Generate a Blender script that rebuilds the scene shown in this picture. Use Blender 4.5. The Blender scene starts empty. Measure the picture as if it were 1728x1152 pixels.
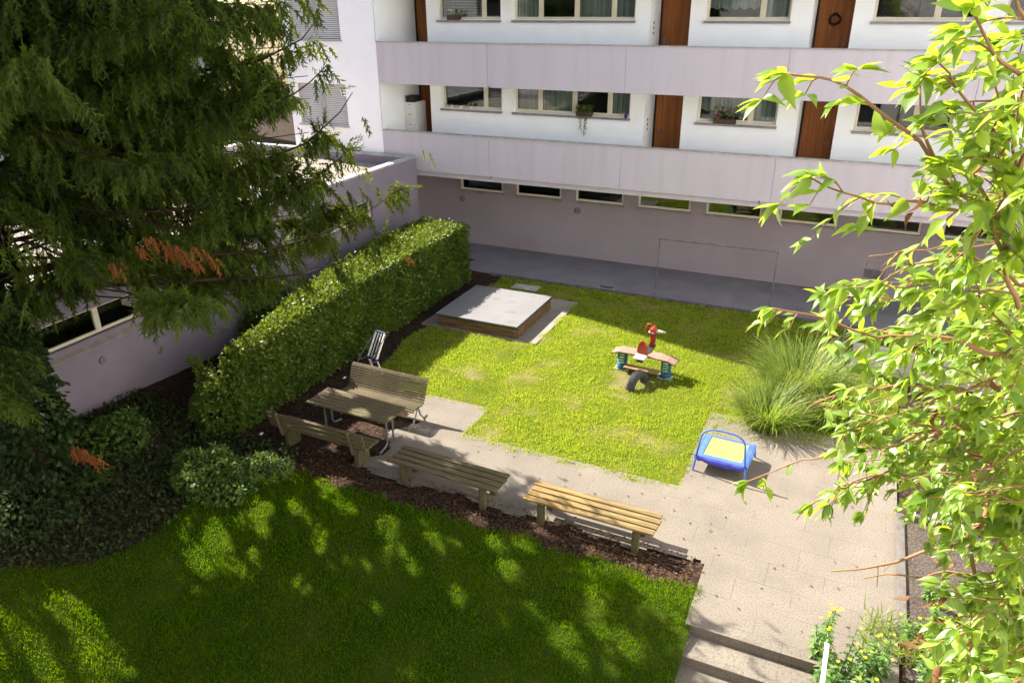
import bpy, math, random
import numpy as np
from mathutils import Matrix, Vector

random.seed(7)
RNG = np.random.default_rng(11)
C = bpy.context.scene.collection
SC = bpy.context.scene
PI = math.pi

# ------------------------------------------------------------------ camera, sky, sun, exposure
FPX = 1265.0                                    # focal length for a picture 1728 wide
CAM = np.array([0.0, 0.0, 7.9])
CR = np.array([0.90865557, 0.41747969, -0.00746761])
CU = np.array([-0.16654871, 0.37878189, 0.91037674])
CF = np.array([-0.3828924, 0.82597517, -0.41371297])
cam_d = bpy.data.cameras.new('camera')
cam_d.sensor_width = 36.0
cam_d.lens = FPX / 1728.0 * 36.0
cam_d.clip_start = 0.05
cam_d.clip_end = 2000.0
cam = bpy.data.objects.new('camera', cam_d)
C.objects.link(cam)
m3 = Matrix((CR, CU, -CF)).transposed().to_4x4()
m3.translation = Vector(CAM)
cam.matrix_world = m3
SC.camera = cam

SUN_DIR = np.array([-1.08, 0.30, 1.0])          # towards the sun
SUN_DIR = SUN_DIR / np.linalg.norm(SUN_DIR)
SUN_EL = math.asin(SUN_DIR[2])
world = bpy.data.worlds.new("World")
SC.world = world
world.use_nodes = True
wn = world.node_tree.nodes
sky = wn.new('ShaderNodeTexSky')
sky.sky_type = 'NISHITA'
sky.sun_disc = False
sky.sun_elevation = SUN_EL
sky.sun_rotation = math.atan2(SUN_DIR[0], SUN_DIR[1])
sky.air_density = 1.0
sky.dust_density = 1.6
world.node_tree.links.new(sky.outputs[0], wn['Background'].inputs[0])
wn['Background'].inputs[1].default_value = 0.065
sun_d = bpy.data.lights.new('sun', 'SUN')
sun_d.energy = 4.3
sun_d.angle = math.radians(0.53)
sun_d.color = (1.0, 0.94, 0.84)
sun = bpy.data.objects.new('sun', sun_d)
C.objects.link(sun)
sun.rotation_euler = Vector(SUN_DIR).to_track_quat('Z', 'Y').to_euler()
sun.location = (-20, 10, 30)
SC.view_settings.view_transform = 'Standard'
SC.view_settings.look = 'None'
SC.view_settings.gamma = 1.0
SC.view_settings.exposure = 2.2
SC.cycles.max_bounces = 10
SC.cycles.diffuse_bounces = 5
SC.cycles.transparent_max_bounces = 12
SC.cycles.sample_clamp_indirect = 6.0


def ray_point(px, py, d):
    """World point d metres from the eye along a sight line of the survey photograph."""
    v = CF + CR * (px - 864) / FPX - CU * (py - 576) / FPX
    return CAM + v / np.linalg.norm(v) * d


def to_px(P):
    P = np.asarray(P, float) - CAM
    z = P @ CF
    return 864 + FPX * (P @ CR) / z, 576 - FPX * (P @ CU) / z, z


# ------------------------------------------------------------------ materials
def _mat(name):
    m = bpy.data.materials.new(name)
    m.use_nodes = True
    nt = m.node_tree
    return m, nt, nt.nodes['Principled BSDF'], nt.nodes['Material Output']


def rgba(c):
    return (c[0], c[1], c[2], 1.0)


def noise_fac(nt, scale, detail=4, rough=0.55, lo=0.35, hi=0.65, coord='Object', stretch=(1, 1, 1)):
    tc = nt.nodes.new('ShaderNodeTexCoord')
    mp = nt.nodes.new('ShaderNodeMapping')
    mp.inputs['Scale'].default_value = stretch
    if coord == 'Position':
        g = nt.nodes.new('ShaderNodeNewGeometry')
        nt.links.new(g.outputs['Position'], mp.inputs['Vector'])
    else:
        nt.links.new(tc.outputs[coord], mp.inputs['Vector'])
    n = nt.nodes.new('ShaderNodeTexNoise')
    n.inputs['Scale'].default_value = scale
    n.inputs['Detail'].default_value = detail
    n.inputs['Roughness'].default_value = rough
    nt.links.new(mp.outputs[0], n.inputs['Vector'])
    r = nt.nodes.new('ShaderNodeMapRange')
    r.inputs['From Min'].default_value = lo
    r.inputs['From Max'].default_value = hi
    nt.links.new(n.outputs['Fac'], r.inputs['Value'])
    return r.outputs[0], n.outputs['Fac']


def mixc(nt, fac, a, b):
    x = nt.nodes.new('ShaderNodeMix')
    x.data_type = 'RGBA'
    for s, v in ((6, a), (7, b)):
        if isinstance(v, tuple):
            x.inputs[s].default_value = rgba(v)
        else:
            nt.links.new(v, x.inputs[s])
    if isinstance(fac, float):
        x.inputs[0].default_value = fac
    else:
        nt.links.new(fac, x.inputs[0])
    return x.outputs[2]


def pbr(name, c1, c2=None, scale=4, rough=0.85, bump=0.0, bscale=60, metallic=0.0, spec=0.2,
        lo=0.35, hi=0.65, stretch=(1, 1, 1), c3=None, s3=40, coord='Position', f3=(0.5, 0.62), detail=4):
    m, nt, b, out = _mat(name)
    b.inputs['Roughness'].default_value = rough
    b.inputs['Metallic'].default_value = metallic
    b.inputs['Specular IOR Level'].default_value = spec
    if c2 is None:
        b.inputs['Base Color'].default_value = rgba(c1)
    else:
        f, _ = noise_fac(nt, scale, detail, lo=lo, hi=hi, coord=coord, stretch=stretch)
        col = mixc(nt, f, c1, c2)
        if c3 is not None:
            f2, _ = noise_fac(nt, s3, 2, lo=f3[0], hi=f3[1], coord=coord, stretch=stretch)
            col = mixc(nt, f2, col, c3)
        nt.links.new(col, b.inputs['Base Color'])
    if bump:
        _, raw = noise_fac(nt, bscale, 3, coord=coord, stretch=stretch)
        bp = nt.nodes.new('ShaderNodeBump')
        bp.inputs['Strength'].default_value = bump
        bp.inputs['Distance'].default_value = 0.02
        nt.links.new(raw, bp.inputs['Height'])
        nt.links.new(bp.outputs[0], b.inputs['Normal'])
    return m


def leaf_mat(name, c1, c2, tcol, tfac=0.35, rough=0.45, spec=0.4, pos_col=None, pos_scale=0.6, plo=0.45, phi=0.6):
    """Leaf: per-leaf hue from the 'rnd' attribute, light passes through the blade."""
    m, nt, b, out = _mat(name)
    at = nt.nodes.new('ShaderNodeAttribute')
    at.attribute_name = 'rnd'
    col = mixc(nt, at.outputs['Fac'], c1, c2)
    if pos_col is not None:
        f, _ = noise_fac(nt, pos_scale, 3, lo=plo, hi=phi, coord='Position')
        col = mixc(nt, f, col, pos_col)
    nt.links.new(col, b.inputs['Base Color'])
    b.inputs['Roughness'].default_value = rough
    b.inputs['Specular IOR Level'].default_value = spec
    tr = nt.nodes.new('ShaderNodeBsdfTranslucent')
    tr.inputs['Color'].default_value = rgba(tcol)
    mx = nt.nodes.new('ShaderNodeMixShader')
    mx.inputs[0].default_value = tfac
    nt.links.new(b.outputs[0], mx.inputs[1])
    nt.links.new(tr.outputs[0], mx.inputs[2])
    nt.links.new(mx.outputs[0], out.inputs['Surface'])
    return m


def slab_mat(name, c1, c2, speck, sx, sy, joint=(0.10, 0.085, 0.07), rough=0.9):
    """Exposed-aggregate paving slabs with narrow uneven joints."""
    m, nt, b, out = _mat(name)
    b.inputs['Roughness'].default_value = rough
    b.inputs['Specular IOR Level'].default_value = 0.25
    f, _ = noise_fac(nt, 1.3, 5, lo=0.3, hi=0.7, coord='Position')
    col = mixc(nt, f, c1, c2)
    f2, raw = noise_fac(nt, 42, 5, rough=0.8, lo=0.46, hi=0.62, coord='Position')
    fm = nt.nodes.new('ShaderNodeMath')
    fm.operation = 'MULTIPLY'
    fm.inputs[1].default_value = 0.85
    nt.links.new(f2, fm.inputs[0])
    col = mixc(nt, fm.outputs[0], col, speck)
    g = nt.nodes.new('ShaderNodeNewGeometry')
    mp = nt.nodes.new('ShaderNodeMapping')
    mp.inputs['Rotation'].default_value = (0, 0, 0.015)
    nt.links.new(g.outputs['Position'], mp.inputs['Vector'])
    br = nt.nodes.new('ShaderNodeTexBrick')
    br.inputs['Scale'].default_value = 1.0
    br.inputs['Brick Width'].default_value = sx
    br.inputs['Row Height'].default_value = sy
    br.inputs['Mortar Size'].default_value = 0.0045
    br.inputs['Mortar Smooth'].default_value = 0.1
    br.inputs['Color1'].default_value = (0.0, 0, 0, 1)
    br.inputs['Color2'].default_value = (1.0, 1, 1, 1)
    br.inputs['Mortar'].default_value = (0.5, 0.5, 0.5, 1)
    nt.links.new(mp.outputs[0], br.inputs['Vector'])
    tint = nt.nodes.new('ShaderNodeMapRange')
    tint.inputs['To Min'].default_value = 0.0
    tint.inputs['To Max'].default_value = 0.10
    nt.links.new(br.outputs['Color'], tint.inputs['Value'])
    col = mixc(nt, tint.outputs[0], col, speck)
    fj, _ = noise_fac(nt, 2.2, 3, lo=0.42, hi=0.58, coord='Position')
    jm = nt.nodes.new('ShaderNodeMath')
    jm.operation = 'MULTIPLY'
    nt.links.new(br.outputs['Fac'], jm.inputs[0])
    nt.links.new(fj, jm.inputs[1])
    col = mixc(nt, jm.outputs[0], col, joint)
    nt.links.new(col, b.inputs['Base Color'])
    bp = nt.nodes.new('ShaderNodeBump')
    bp.inputs['Strength'].default_value = 0.35
    bp.inputs['Distance'].default_value = 0.01
    nt.links.new(raw, bp.inputs['Height'])
    nt.links.new(bp.outputs[0], b.inputs['Normal'])
    return m


def glass_mat(name, tint=(0.75, 0.8, 0.8), refl=0.06):
    m, nt, b, out = _mat(name)
    t = nt.nodes.new('ShaderNodeBsdfTransparent')
    t.inputs['Color'].default_value = rgba(tint)
    gl = nt.nodes.new('ShaderNodeBsdfGlossy')
    gl.inputs['Roughness'].default_value = 0.02
    lw = nt.nodes.new('ShaderNodeLayerWeight')
    lw.inputs['Blend'].default_value = 0.25
    ad = nt.nodes.new('ShaderNodeMath')
    ad.operation = 'MULTIPLY_ADD'
    ad.inputs[1].default_value = 0.6
    ad.inputs[2].default_value = refl
    nt.links.new(lw.outputs['Fresnel'], ad.inputs[0])
    mx = nt.nodes.new('ShaderNodeMixShader')
    nt.links.new(ad.outputs[0], mx.inputs[0])
    nt.links.new(t.outputs[0], mx.inputs[1])
    nt.links.new(gl.outputs[0], mx.inputs[2])
    nt.links.new(mx.outputs[0], out.inputs['Surface'])
    return m


M = {}
M['white_wall'] = pbr('white_plaster', (0.91, 0.915, 0.91), (0.87, 0.875, 0.87), 1.6, 0.92, 0.12, 90)
M['tower_wall'] = pbr('tower_plaster', (0.90, 0.86, 0.885), (0.86, 0.82, 0.845), 1.2, 0.92, 0.12, 90)
M['parapet'] = pbr('mauve_parapet_paint', (0.53, 0.47, 0.505), (0.50, 0.445, 0.475), 1.1, 0.85, 0.08, 60,
                   c3=(0.475, 0.418, 0.445), s3=2.2, f3=(0.50, 0.9), stretch=(1.8, 1.8, 0.22))
M['base_wall'] = pbr('mauve_basement_paint', (0.315, 0.265, 0.285), (0.285, 0.24, 0.25), 0.8, 0.9, 0.12, 70)
M['wing_wall'] = pbr('mauve_annex_paint', (0.25, 0.21, 0.255), (0.21, 0.175, 0.215), 0.9, 0.9, 0.14, 70,
                     c3=(0.18, 0.155, 0.18), s3=1.7, f3=(0.60, 0.8))
M['coping'] = pbr('coping_metal', (0.42, 0.40, 0.38), (0.30, 0.285, 0.265), 5, 0.5, 0.05, 40)
M['concrete'] = pbr('bare_concrete', (0.42, 0.39, 0.36), (0.30, 0.28, 0.26), 3, 0.9, 0.3, 60)
M['dark_metal'] = pbr('dark_metal', (0.10, 0.10, 0.10), (0.06, 0.06, 0.06), 6, 0.45, metallic=0.6)
M['steel'] = pbr('galvanised_steel', (0.24, 0.245, 0.25), (0.15, 0.15, 0.155), 9, 0.5, metallic=0.6)
M['frame'] = pbr('cream_window_frame', (0.70, 0.64, 0.50), (0.62, 0.56, 0.44), 3, 0.5)
M['sill'] = pbr('aluminium_sill', (0.30, 0.28, 0.26), (0.22, 0.20, 0.19), 4, 0.5, metallic=0.3)
M['glass'] = glass_mat('window_glass')
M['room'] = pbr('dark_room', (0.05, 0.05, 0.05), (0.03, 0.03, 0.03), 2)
M['curtain'] = pbr('net_curtain', (0.62, 0.62, 0.58), (0.30, 0.31, 0.27), 1.0, 0.9, stretch=(22, 22, 0.4), detail=2)
M['blind'] = pbr('grey_slats', (0.45, 0.45, 0.47), (0.2, 0.2, 0.22), 1.0, 0.7, stretch=(0.3, 0.3, 34), detail=1)
M['shutter'] = pbr('roller_shutter', (0.66, 0.62, 0.60), (0.60, 0.56, 0.54), 3, 0.6)
M['shutter_gap'] = pbr('shutter_gap', (0.12, 0.11, 0.11))
M['door'] = pbr('brown_door_wood', (0.36, 0.125, 0.030), (0.24, 0.078, 0.02), 1.6, 0.5, 0.05, 30, stretch=(9, 9, 0.5), detail=5)
M['door_dark'] = pbr('dark_door_frame', (0.05, 0.03, 0.02), (0.03, 0.02, 0.015), 5, 0.6)
M['vent'] = pbr('vent_metal', (0.20, 0.18, 0.20), (0.14, 0.12, 0.14), 20, 0.7)
M['gravel'] = pbr('roof_gravel', (0.30, 0.255, 0.21), (0.17, 0.14, 0.11), 9, 0.95, 0.8, 22, c3=(0.38, 0.34, 0.29), s3=26)
M['soil'] = pbr('dark_soil', (0.034, 0.021, 0.014), (0.016, 0.011, 0.008), 2.2, 0.95, 0.8, 25, c3=(0.06, 0.038, 0.026), s3=18, spec=0.05)
M['turf_shade'] = pbr('shade_darkened_thatch', (0.016, 0.034, 0.003), (0.034, 0.046, 0.006), 1.4, 1.0, 0.6, 40, spec=0.0)  # thatch colour lowered to deepen the tree shade on the near lawn
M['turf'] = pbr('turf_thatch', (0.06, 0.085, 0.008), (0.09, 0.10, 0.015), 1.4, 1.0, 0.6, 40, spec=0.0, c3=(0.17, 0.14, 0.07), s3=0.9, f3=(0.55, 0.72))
M['sand'] = pbr('sandy_pad', (0.22, 0.19, 0.155), (0.165, 0.14, 0.115), 3, 0.95, 0.4, 60, c3=(0.27, 0.24, 0.205), s3=50)
M['bed'] = pbr('dry_bed_soil', (0.060, 0.047, 0.038), (0.035, 0.027, 0.02), 3, 0.95, 0.6, 40, c3=(0.10, 0.08, 0.065), s3=30)
M['edging'] = pbr('weathered_edging', (0.13, 0.115, 0.10), (0.09, 0.08, 0.07), 6, 0.9, 0.3, 50)
M['kerb'] = pbr('dark_kerb_stone', (0.12, 0.11, 0.105), (0.07, 0.065, 0.06), 4, 0.9, 0.3, 50)
M['far_wall'] = pbr('far_house_render', (0.40, 0.40, 0.40), (0.36, 0.36, 0.36), 1)
M['ochre'] = pbr('pale_plaster', (0.66, 0.63, 0.60), (0.62, 0.59, 0.56), 1.2, 0.9)
M['gallery'] = pbr('pale_gallery_bounce', (0.80, 0.79, 0.77), (0.74, 0.73, 0.71), 2, 0.85)  # unseen slab faces made pale to bounce light onto the gallery walls
M['pale'] = pbr('faded_pale_plastic', (0.42, 0.36, 0.32), (0.34, 0.28, 0.25), 7, 0.6)
M['paving'] = slab_mat('aggregate_paving', (0.192, 0.164, 0.132), (0.148, 0.126, 0.102), (0.080, 0.066, 0.053), 0.8, 0.52, joint=(0.085, 0.071, 0.06))
M['path'] = slab_mat('aggregate_path', (0.25, 0.23, 0.235), (0.18, 0.165, 0.17), (0.07, 0.066, 0.068), 1.5, 0.62, joint=(0.12, 0.11, 0.11))
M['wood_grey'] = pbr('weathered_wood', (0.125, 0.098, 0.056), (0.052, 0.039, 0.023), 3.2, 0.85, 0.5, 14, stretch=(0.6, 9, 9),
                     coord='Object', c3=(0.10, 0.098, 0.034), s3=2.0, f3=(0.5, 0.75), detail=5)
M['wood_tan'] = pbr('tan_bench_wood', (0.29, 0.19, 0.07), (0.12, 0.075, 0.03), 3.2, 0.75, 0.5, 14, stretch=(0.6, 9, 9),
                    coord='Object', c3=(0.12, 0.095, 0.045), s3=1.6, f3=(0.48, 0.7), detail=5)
M['wood_leg'] = pbr('mossy_post_wood', (0.11, 0.09, 0.045), (0.06, 0.052, 0.026), 3, 0.9, 0.5, 14, stretch=(8, 8, 0.7), coord='Object')
M['wood_board'] = pbr('sandpit_board_wood', (0.17, 0.105, 0.05), (0.07, 0.042, 0.022), 2, 0.85, 0.4, 14, stretch=(1, 8, 8), coord='Object')
M['cover'] = pbr('sandpit_cover', (0.165, 0.160, 0.160), (0.148, 0.143, 0.143), 1.2, 0.7, 0.1, 30, c3=(0.11, 0.107, 0.107), s3=3, f3=(0.58, 0.8))
M['blue'] = pbr('blue_vinyl', (0.065, 0.135, 0.40), (0.05, 0.105, 0.32), 6, 0.5)
M['blue_dark'] = pbr('violet_blue_vinyl', (0.085, 0.085, 0.50), (0.06, 0.06, 0.38), 8, 0.5)
M['yellow'] = pbr('pale_yellow_mat', (0.30, 0.265, 0.085), (0.26, 0.23, 0.07), 3, 0.8)
M['red'] = pbr('red_plastic', (0.34, 0.055, 0.022), (0.22, 0.034, 0.016), 6, 0.45)
M['red_dark'] = pbr('dark_red_plastic', (0.22, 0.02, 0.015), (0.15, 0.015, 0.012), 6, 0.5)
M['pinkish'] = pbr('faded_pink_board', (0.24, 0.155, 0.12), (0.185, 0.12, 0.09), 7, 0.8, 0.2, 40)
M['brown_board'] = pbr('worn_brown_board', (0.32, 0.21, 0.10), (0.22, 0.14, 0.065), 7, 0.85, 0.2, 40)
M['spring'] = pbr('teal_spring_paint', (0.05, 0.17, 0.25), (0.03, 0.11, 0.17), 9, 0.5)
M['white'] = pbr('white_paint', (0.78, 0.77, 0.74), (0.70, 0.69, 0.66), 6, 0.5)
M['rubber'] = pbr('tyre_rubber', (0.055, 0.052, 0.052), (0.035, 0.033, 0.033), 9, 0.75, 0.3, 50)
M['black'] = pbr('black_plastic', (0.02, 0.02, 0.022), (0.03, 0.03, 0.03), 9, 0.6)
M['stripe'] = pbr('brown_stripe_fabric', (0.07, 0.035, 0.03), (0.05, 0.025, 0.02), 9, 0.8)
M['navy'] = pbr('navy_plastic', (0.03, 0.025, 0.14), (0.02, 0.02, 0.10), 9, 0.5)
M['terracotta'] = pbr('brown_planter', (0.10, 0.06, 0.045), (0.07, 0.045, 0.035), 9, 0.8)
M['bark'] = pbr('conifer_bark', (0.045, 0.027, 0.019), (0.022, 0.013, 0.009), 3, 0.9, 0.9, 12, stretch=(1, 1, 0.3))
M['twig'] = pbr('cherry_bark', (0.30, 0.21, 0.13), (0.19, 0.11, 0.07), 9, 0.7, 0.3, 40)
M['twig_red'] = pbr('cherry_young_twig', (0.30, 0.14, 0.08), (0.22, 0.14, 0.06), 9, 0.6)
M['litter'] = leaf_mat('dry_leaf_litter', (0.040, 0.020, 0.010), (0.13, 0.078, 0.045), (0.2, 0.1, 0.04), 0.1, 0.9, 0.0)
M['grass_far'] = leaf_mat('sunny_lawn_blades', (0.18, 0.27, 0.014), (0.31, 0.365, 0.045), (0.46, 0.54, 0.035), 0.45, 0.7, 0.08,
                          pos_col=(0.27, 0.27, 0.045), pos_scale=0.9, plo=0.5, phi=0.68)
M['grass_near'] = leaf_mat('shade_darkened_blades', (0.024, 0.085, 0.001), (0.070, 0.142, 0.002), (0.24, 0.38, 0.003), 0.38, 0.9, 0.0,
                           pos_col=(0.060, 0.100, 0.003), pos_scale=0.8, plo=0.5, phi=0.68)  # blades darker than the far lawn's: conifer shade put into the green
M['tuft'] = leaf_mat('tall_grass_blades', (0.07, 0.13, 0.012), (0.23, 0.29, 0.05), (0.30, 0.40, 0.04), 0.36, 0.5, 0.35)
M['hedge_leaf'] = leaf_mat('hedge_leaves', (0.028, 0.062, 0.005), (0.115, 0.158, 0.016), (0.24, 0.30, 0.02), 0.27, 0.45, 0.28)
M['hedge_core'] = pbr('hedge_twigs', (0.02, 0.024, 0.010), (0.035, 0.03, 0.018), 8, 0.95)
M['conifer'] = leaf_mat('conifer_needles', (0.009, 0.026, 0.002), (0.068, 0.098, 0.008), (0.20, 0.24, 0.010), 0.30, 0.55, 0.18)
M['conifer_dead'] = leaf_mat('dead_orange_needles', (0.16, 0.05, 0.012), (0.27, 0.10, 0.022), (0.3, 0.1, 0.015), 0.25, 0.7, 0.2)
M['ivy'] = leaf_mat('ivy_leaves', (0.010, 0.028, 0.005), (0.030, 0.052, 0.009), (0.06, 0.10, 0.015), 0.2, 0.5, 0.2)
M['cherry'] = leaf_mat('cherry_leaves', (0.032, 0.095, 0.006), (0.245, 0.34, 0.06), (0.48, 0.64, 0.035), 0.45, 0.38, 0.5)
M['cherry_dead'] = leaf_mat('withered_leaves', (0.10, 0.040, 0.016), (0.20, 0.10, 0.045), (0.25, 0.09, 0.03), 0.25, 0.7, 0.2)
M['cover_leaf'] = leaf_mat('greyish_cover_leaves', (0.010, 0.022, 0.004), (0.052, 0.070, 0.026), (0.10, 0.14, 0.04), 0.15, 0.7, 0.08)
M['shrub_leaf'] = leaf_mat('broad_shrub_leaves', (0.022, 0.060, 0.008), (0.10, 0.155, 0.03), (0.16, 0.24, 0.03), 0.25, 0.5, 0.2)
M['herb_leaf'] = leaf_mat('flowering_herb_leaves', (0.03, 0.10, 0.015), (0.14, 0.22, 0.045), (0.22, 0.34, 0.04), 0.3, 0.45, 0.4)
M['petal_yellow'] = leaf_mat('yellow_petals', (0.75, 0.50, 0.015), (0.85, 0.62, 0.03), (0.8, 0.6, 0.03), 0.3, 0.6, 0.2)
M['petal_red'] = leaf_mat('geranium_petals', (0.65, 0.09, 0.05), (0.75, 0.28, 0.22), (0.7, 0.15, 0.1), 0.3, 0.6, 0.2)
M['petal_white'] = leaf_mat('white_petals', (0.75, 0.75, 0.68), (0.8, 0.8, 0.76), (0.7, 0.7, 0.6), 0.3, 0.6, 0.2)
M['dry_stem'] = pbr('dry_stem', (0.30, 0.25, 0.14), (0.20, 0.17, 0.08), 9, 0.8)


# ------------------------------------------------------------------ helpers
def link_mesh(name, me, mat, parent=None):
    me.materials.append(mat)
    o = bpy.data.objects.new(name, me)
    C.objects.link(o)
    if parent is not None:
        o.parent = parent
    return o


def world_loc(o):
    p = np.zeros(3)
    while o is not None:
        p += np.array(o.location)
        o = o.parent
    return p


class MB:
    """Collects shapes; build() links them as one mesh object."""
    def __init__(self):
        self.v, self.f = [], []

    def add(self, vs, fs):
        k = len(self.v)
        self.v += [tuple(float(c) for c in p) for p in vs]
        self.f += [tuple(i + k for i in q) for q in fs]
        return self

    def box(self, x0, x1, y0, y1, z0, z1):
        v = [(x0, y0, z0), (x1, y0, z0), (x1, y1, z0), (x0, y1, z0), (x0, y0, z1), (x1, y0, z1), (x1, y1, z1), (x0, y1, z1)]
        return self.add(v, [(3, 2, 1, 0), (4, 5, 6, 7), (0, 1, 5, 4), (1, 2, 6, 5), (2, 3, 7, 6), (3, 0, 4, 7)])

    def bar(self, p0, p1, w, h, up=(0, 0, 1)):
        p0, p1 = np.array(p0, float), np.array(p1, float)
        d = p1 - p0
        d /= np.linalg.norm(d)
        s = np.cross(d, up)
        if np.linalg.norm(s) < 1e-5:
            s = np.cross(d, (1, 0, 0))
        s /= np.linalg.norm(s)
        n = np.cross(s, d)
        v = []
        for p in (p0, p1):
            for a, b in ((-1, -1), (1, -1), (1, 1), (-1, 1)):
                v.append(p + s * a * w / 2 + n * b * h / 2)
        return self.add(v, [(3, 2, 1, 0), (4, 5, 6, 7), (0, 1, 5, 4), (1, 2, 6, 5), (2, 3, 7, 6), (3, 0, 4, 7)])

    def tube(self, pts, r, n=8, close=False, caps=True):
        pts = [np.array(p, float) for p in pts]
        rs = r if hasattr(r, '__len__') else [r] * len(pts)
        N = len(pts)
        ref = None
        rings = []
        for i, p in enumerate(pts):
            if close:
                d = pts[(i + 1) % N] - pts[i - 1]
            else:
                d = pts[min(i + 1, N - 1)] - pts[max(i - 1, 0)]
            d = d / (np.linalg.norm(d) + 1e-9)
            if ref is None:
                ref = np.cross(d, (0.3, 0.2, 0.93) if abs(d[2]) < 0.9 else (1, 0, 0))
            ref = ref - d * (ref @ d)
            ref /= np.linalg.norm(ref) + 1e-9
            b = np.cross(d, ref)
            rings.append([p + rs[i] * (math.cos(2 * PI * k / n) * ref + math.sin(2 * PI * k / n) * b) for k in range(n)])
        v = [q for rg in rings for q in rg]
        f = []
        for i in range(N if close else N - 1):
            j = (i + 1) % N
            for k in range(n):
                f.append((i * n + k, i * n + (k + 1) % n, j * n + (k + 1) % n, j * n + k))
        if caps and not close:
            f.append(tuple(range(n - 1, -1, -1)))
            f.append(tuple((N - 1) * n + k for k in range(n)))
        return self.add(v, f)

    def quad(self, a, b, c, d):
        return self.add([a, b, c, d], [(0, 1, 2, 3)])

    def lathe(self, prof, cx, cy, z0, n=16):
        v = []
        for r, z in prof:
            for k in range(n):
                a = 2 * PI * k / n
                v.append((cx + r * math.cos(a), cy + r * math.sin(a), z0 + z))
        f = []
        for i in range(len(prof) - 1):
            for k in range(n):
                f.append((i * n + k, i * n + (k + 1) % n, (i + 1) * n + (k + 1) % n, (i + 1) * n + k))
        f.append(tuple(range(n - 1, -1, -1)))
        f.append(tuple((len(prof) - 1) * n + k for k in range(n)))
        return self.add(v, f)

    def build(self, name, mat, parent=None, world=False, bevel=0.0, smooth=False):
        v = self.v
        if world and parent is not None:
            w = world_loc(parent)
            v = [tuple(np.array(p) - w) for p in v]
        me = bpy.data.meshes.new(name)
        me.from_pydata(v, [], self.f)
        me.update()
        o = link_mesh(name, me, mat, parent)
        if smooth:
            for p in me.polygons:
                p.use_smooth = True
        if bevel:
            b = o.modifiers.new('bevel', 'BEVEL')
            b.width = bevel
            b.segments = 2
            b.limit_method = 'ANGLE'
        return o


def tag(o, label, cat, group=None, kind=None):
    if label:
        o['label'] = label
    if cat:
        o['category'] = cat
    if group:
        o['group'] = group
    if kind:
        o['kind'] = kind
    return o


def thing(name, label, cat, loc=(0, 0, 0), rz=0.0, group=None):
    o = bpy.data.objects.new(name, None)
    o.empty_display_size = 0.2
    C.objects.link(o)
    o.location = loc
    o.rotation_euler = (0, 0, rz)
    return tag(o, label, cat, group)


def structure(o):
    o['kind'] = 'structure'
    return o


def copy_tree(o, parent=None):
    c = o.copy()
    C.objects.link(c)
    if parent is not None:
        c.parent = parent
    for ch in [x for x in bpy.data.objects if x.parent == o]:
        copy_tree(ch, c)
    return c


def scatter(name, tv, tf, P, Mx, mat, parent=None, rnd=None, smooth=False, world=False):
    """One mesh from N placed copies of a small template (leaves, blades, needles)."""
    tv = np.asarray(tv, float)
    tf = np.asarray(tf, np.int64)
    P = np.asarray(P, float)
    N, m, k = len(P), len(tv), tf.shape[1]
    V = P[:, None, :] + np.einsum('nij,mj->nmi', Mx, tv)
    if world and parent is not None:
        V = V - world_loc(parent)
    F = (tf[None] + (np.arange(N) * m)[:, None, None]).reshape(-1)
    me = bpy.data.meshes.new(name)
    me.vertices.add(N * m)
    me.vertices.foreach_set('co', V.astype(np.float32).ravel())
    nf = N * len(tf)
    me.loops.add(nf * k)
    me.loops.foreach_set('vertex_index', F.astype(np.int32))
    me.polygons.add(nf)
    me.polygons.foreach_set('loop_start', (np.arange(nf) * k).astype(np.int32))
    if smooth:
        me.polygons.foreach_set('use_smooth', np.ones(nf, bool))
    a = me.attributes.new('rnd', 'FLOAT', 'FACE')
    if rnd is None:
        rnd = RNG.random(N)
    a.data.foreach_set('value', np.repeat(rnd, len(tf)).astype(np.float32))
    me.update(calc_edges=True)
    return link_mesh(name, me, mat, parent)


def unit(a):
    a = np.asarray(a, float)
    return a / (np.linalg.norm(a, axis=-1, keepdims=True) + 1e-9)


def frames(D, Nrm, L, Wd=None, T=None):
    """Columns: side, along D, normal; scaled by width, length, thickness."""
    D = unit(D)
    S = unit(np.cross(D, Nrm))
    Nn = np.cross(S, D)
    L = np.asarray(L, float)
    Wd = L if Wd is None else np.asarray(Wd, float)
    T = L if T is None else np.asarray(T, float)
    return np.stack([S * Wd[:, None], D * L[:, None], Nn * T[:, None]], axis=2)


RHOMB_V = [(0, 0, 0), (-0.28, 0.45, 0.05), (0, 1, -0.06), (0.28, 0.45, 0.05)]
RHOMB_F = [(0, 3, 2), (0, 2, 1)]
BLADE_V = [(-0.5, 0, 0), (0.5, 0, 0), (-0.4, 0.55, 0.10), (0.4, 0.55, 0.10), (0, 1.0, 0.38)]
BLADE_F = [(0, 1, 3), (0, 3, 2), (2, 3, 4)]


def leaf_template():
    st = [(0, 0.012), (0.10, 0.10), (0.28, 0.195), (0.48, 0.205), (0.70, 0.135), (0.88, 0.045), (1.0, 0.0)]
    v, f = [], []
    for t, w in st:
        z = -0.30 * t * t
        v += [(-w, t, z + w * 0.28), (0, t, z), (w, t, z + w * 0.28)]
    for i in range(len(st) - 1):
        a, b = i * 3, i * 3 + 3
        f += [(a, a + 1, b + 1, b), (a + 1, a + 2, b + 2, b + 1)]
    return v, f


LEAF_V, LEAF_F = leaf_template()


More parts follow.
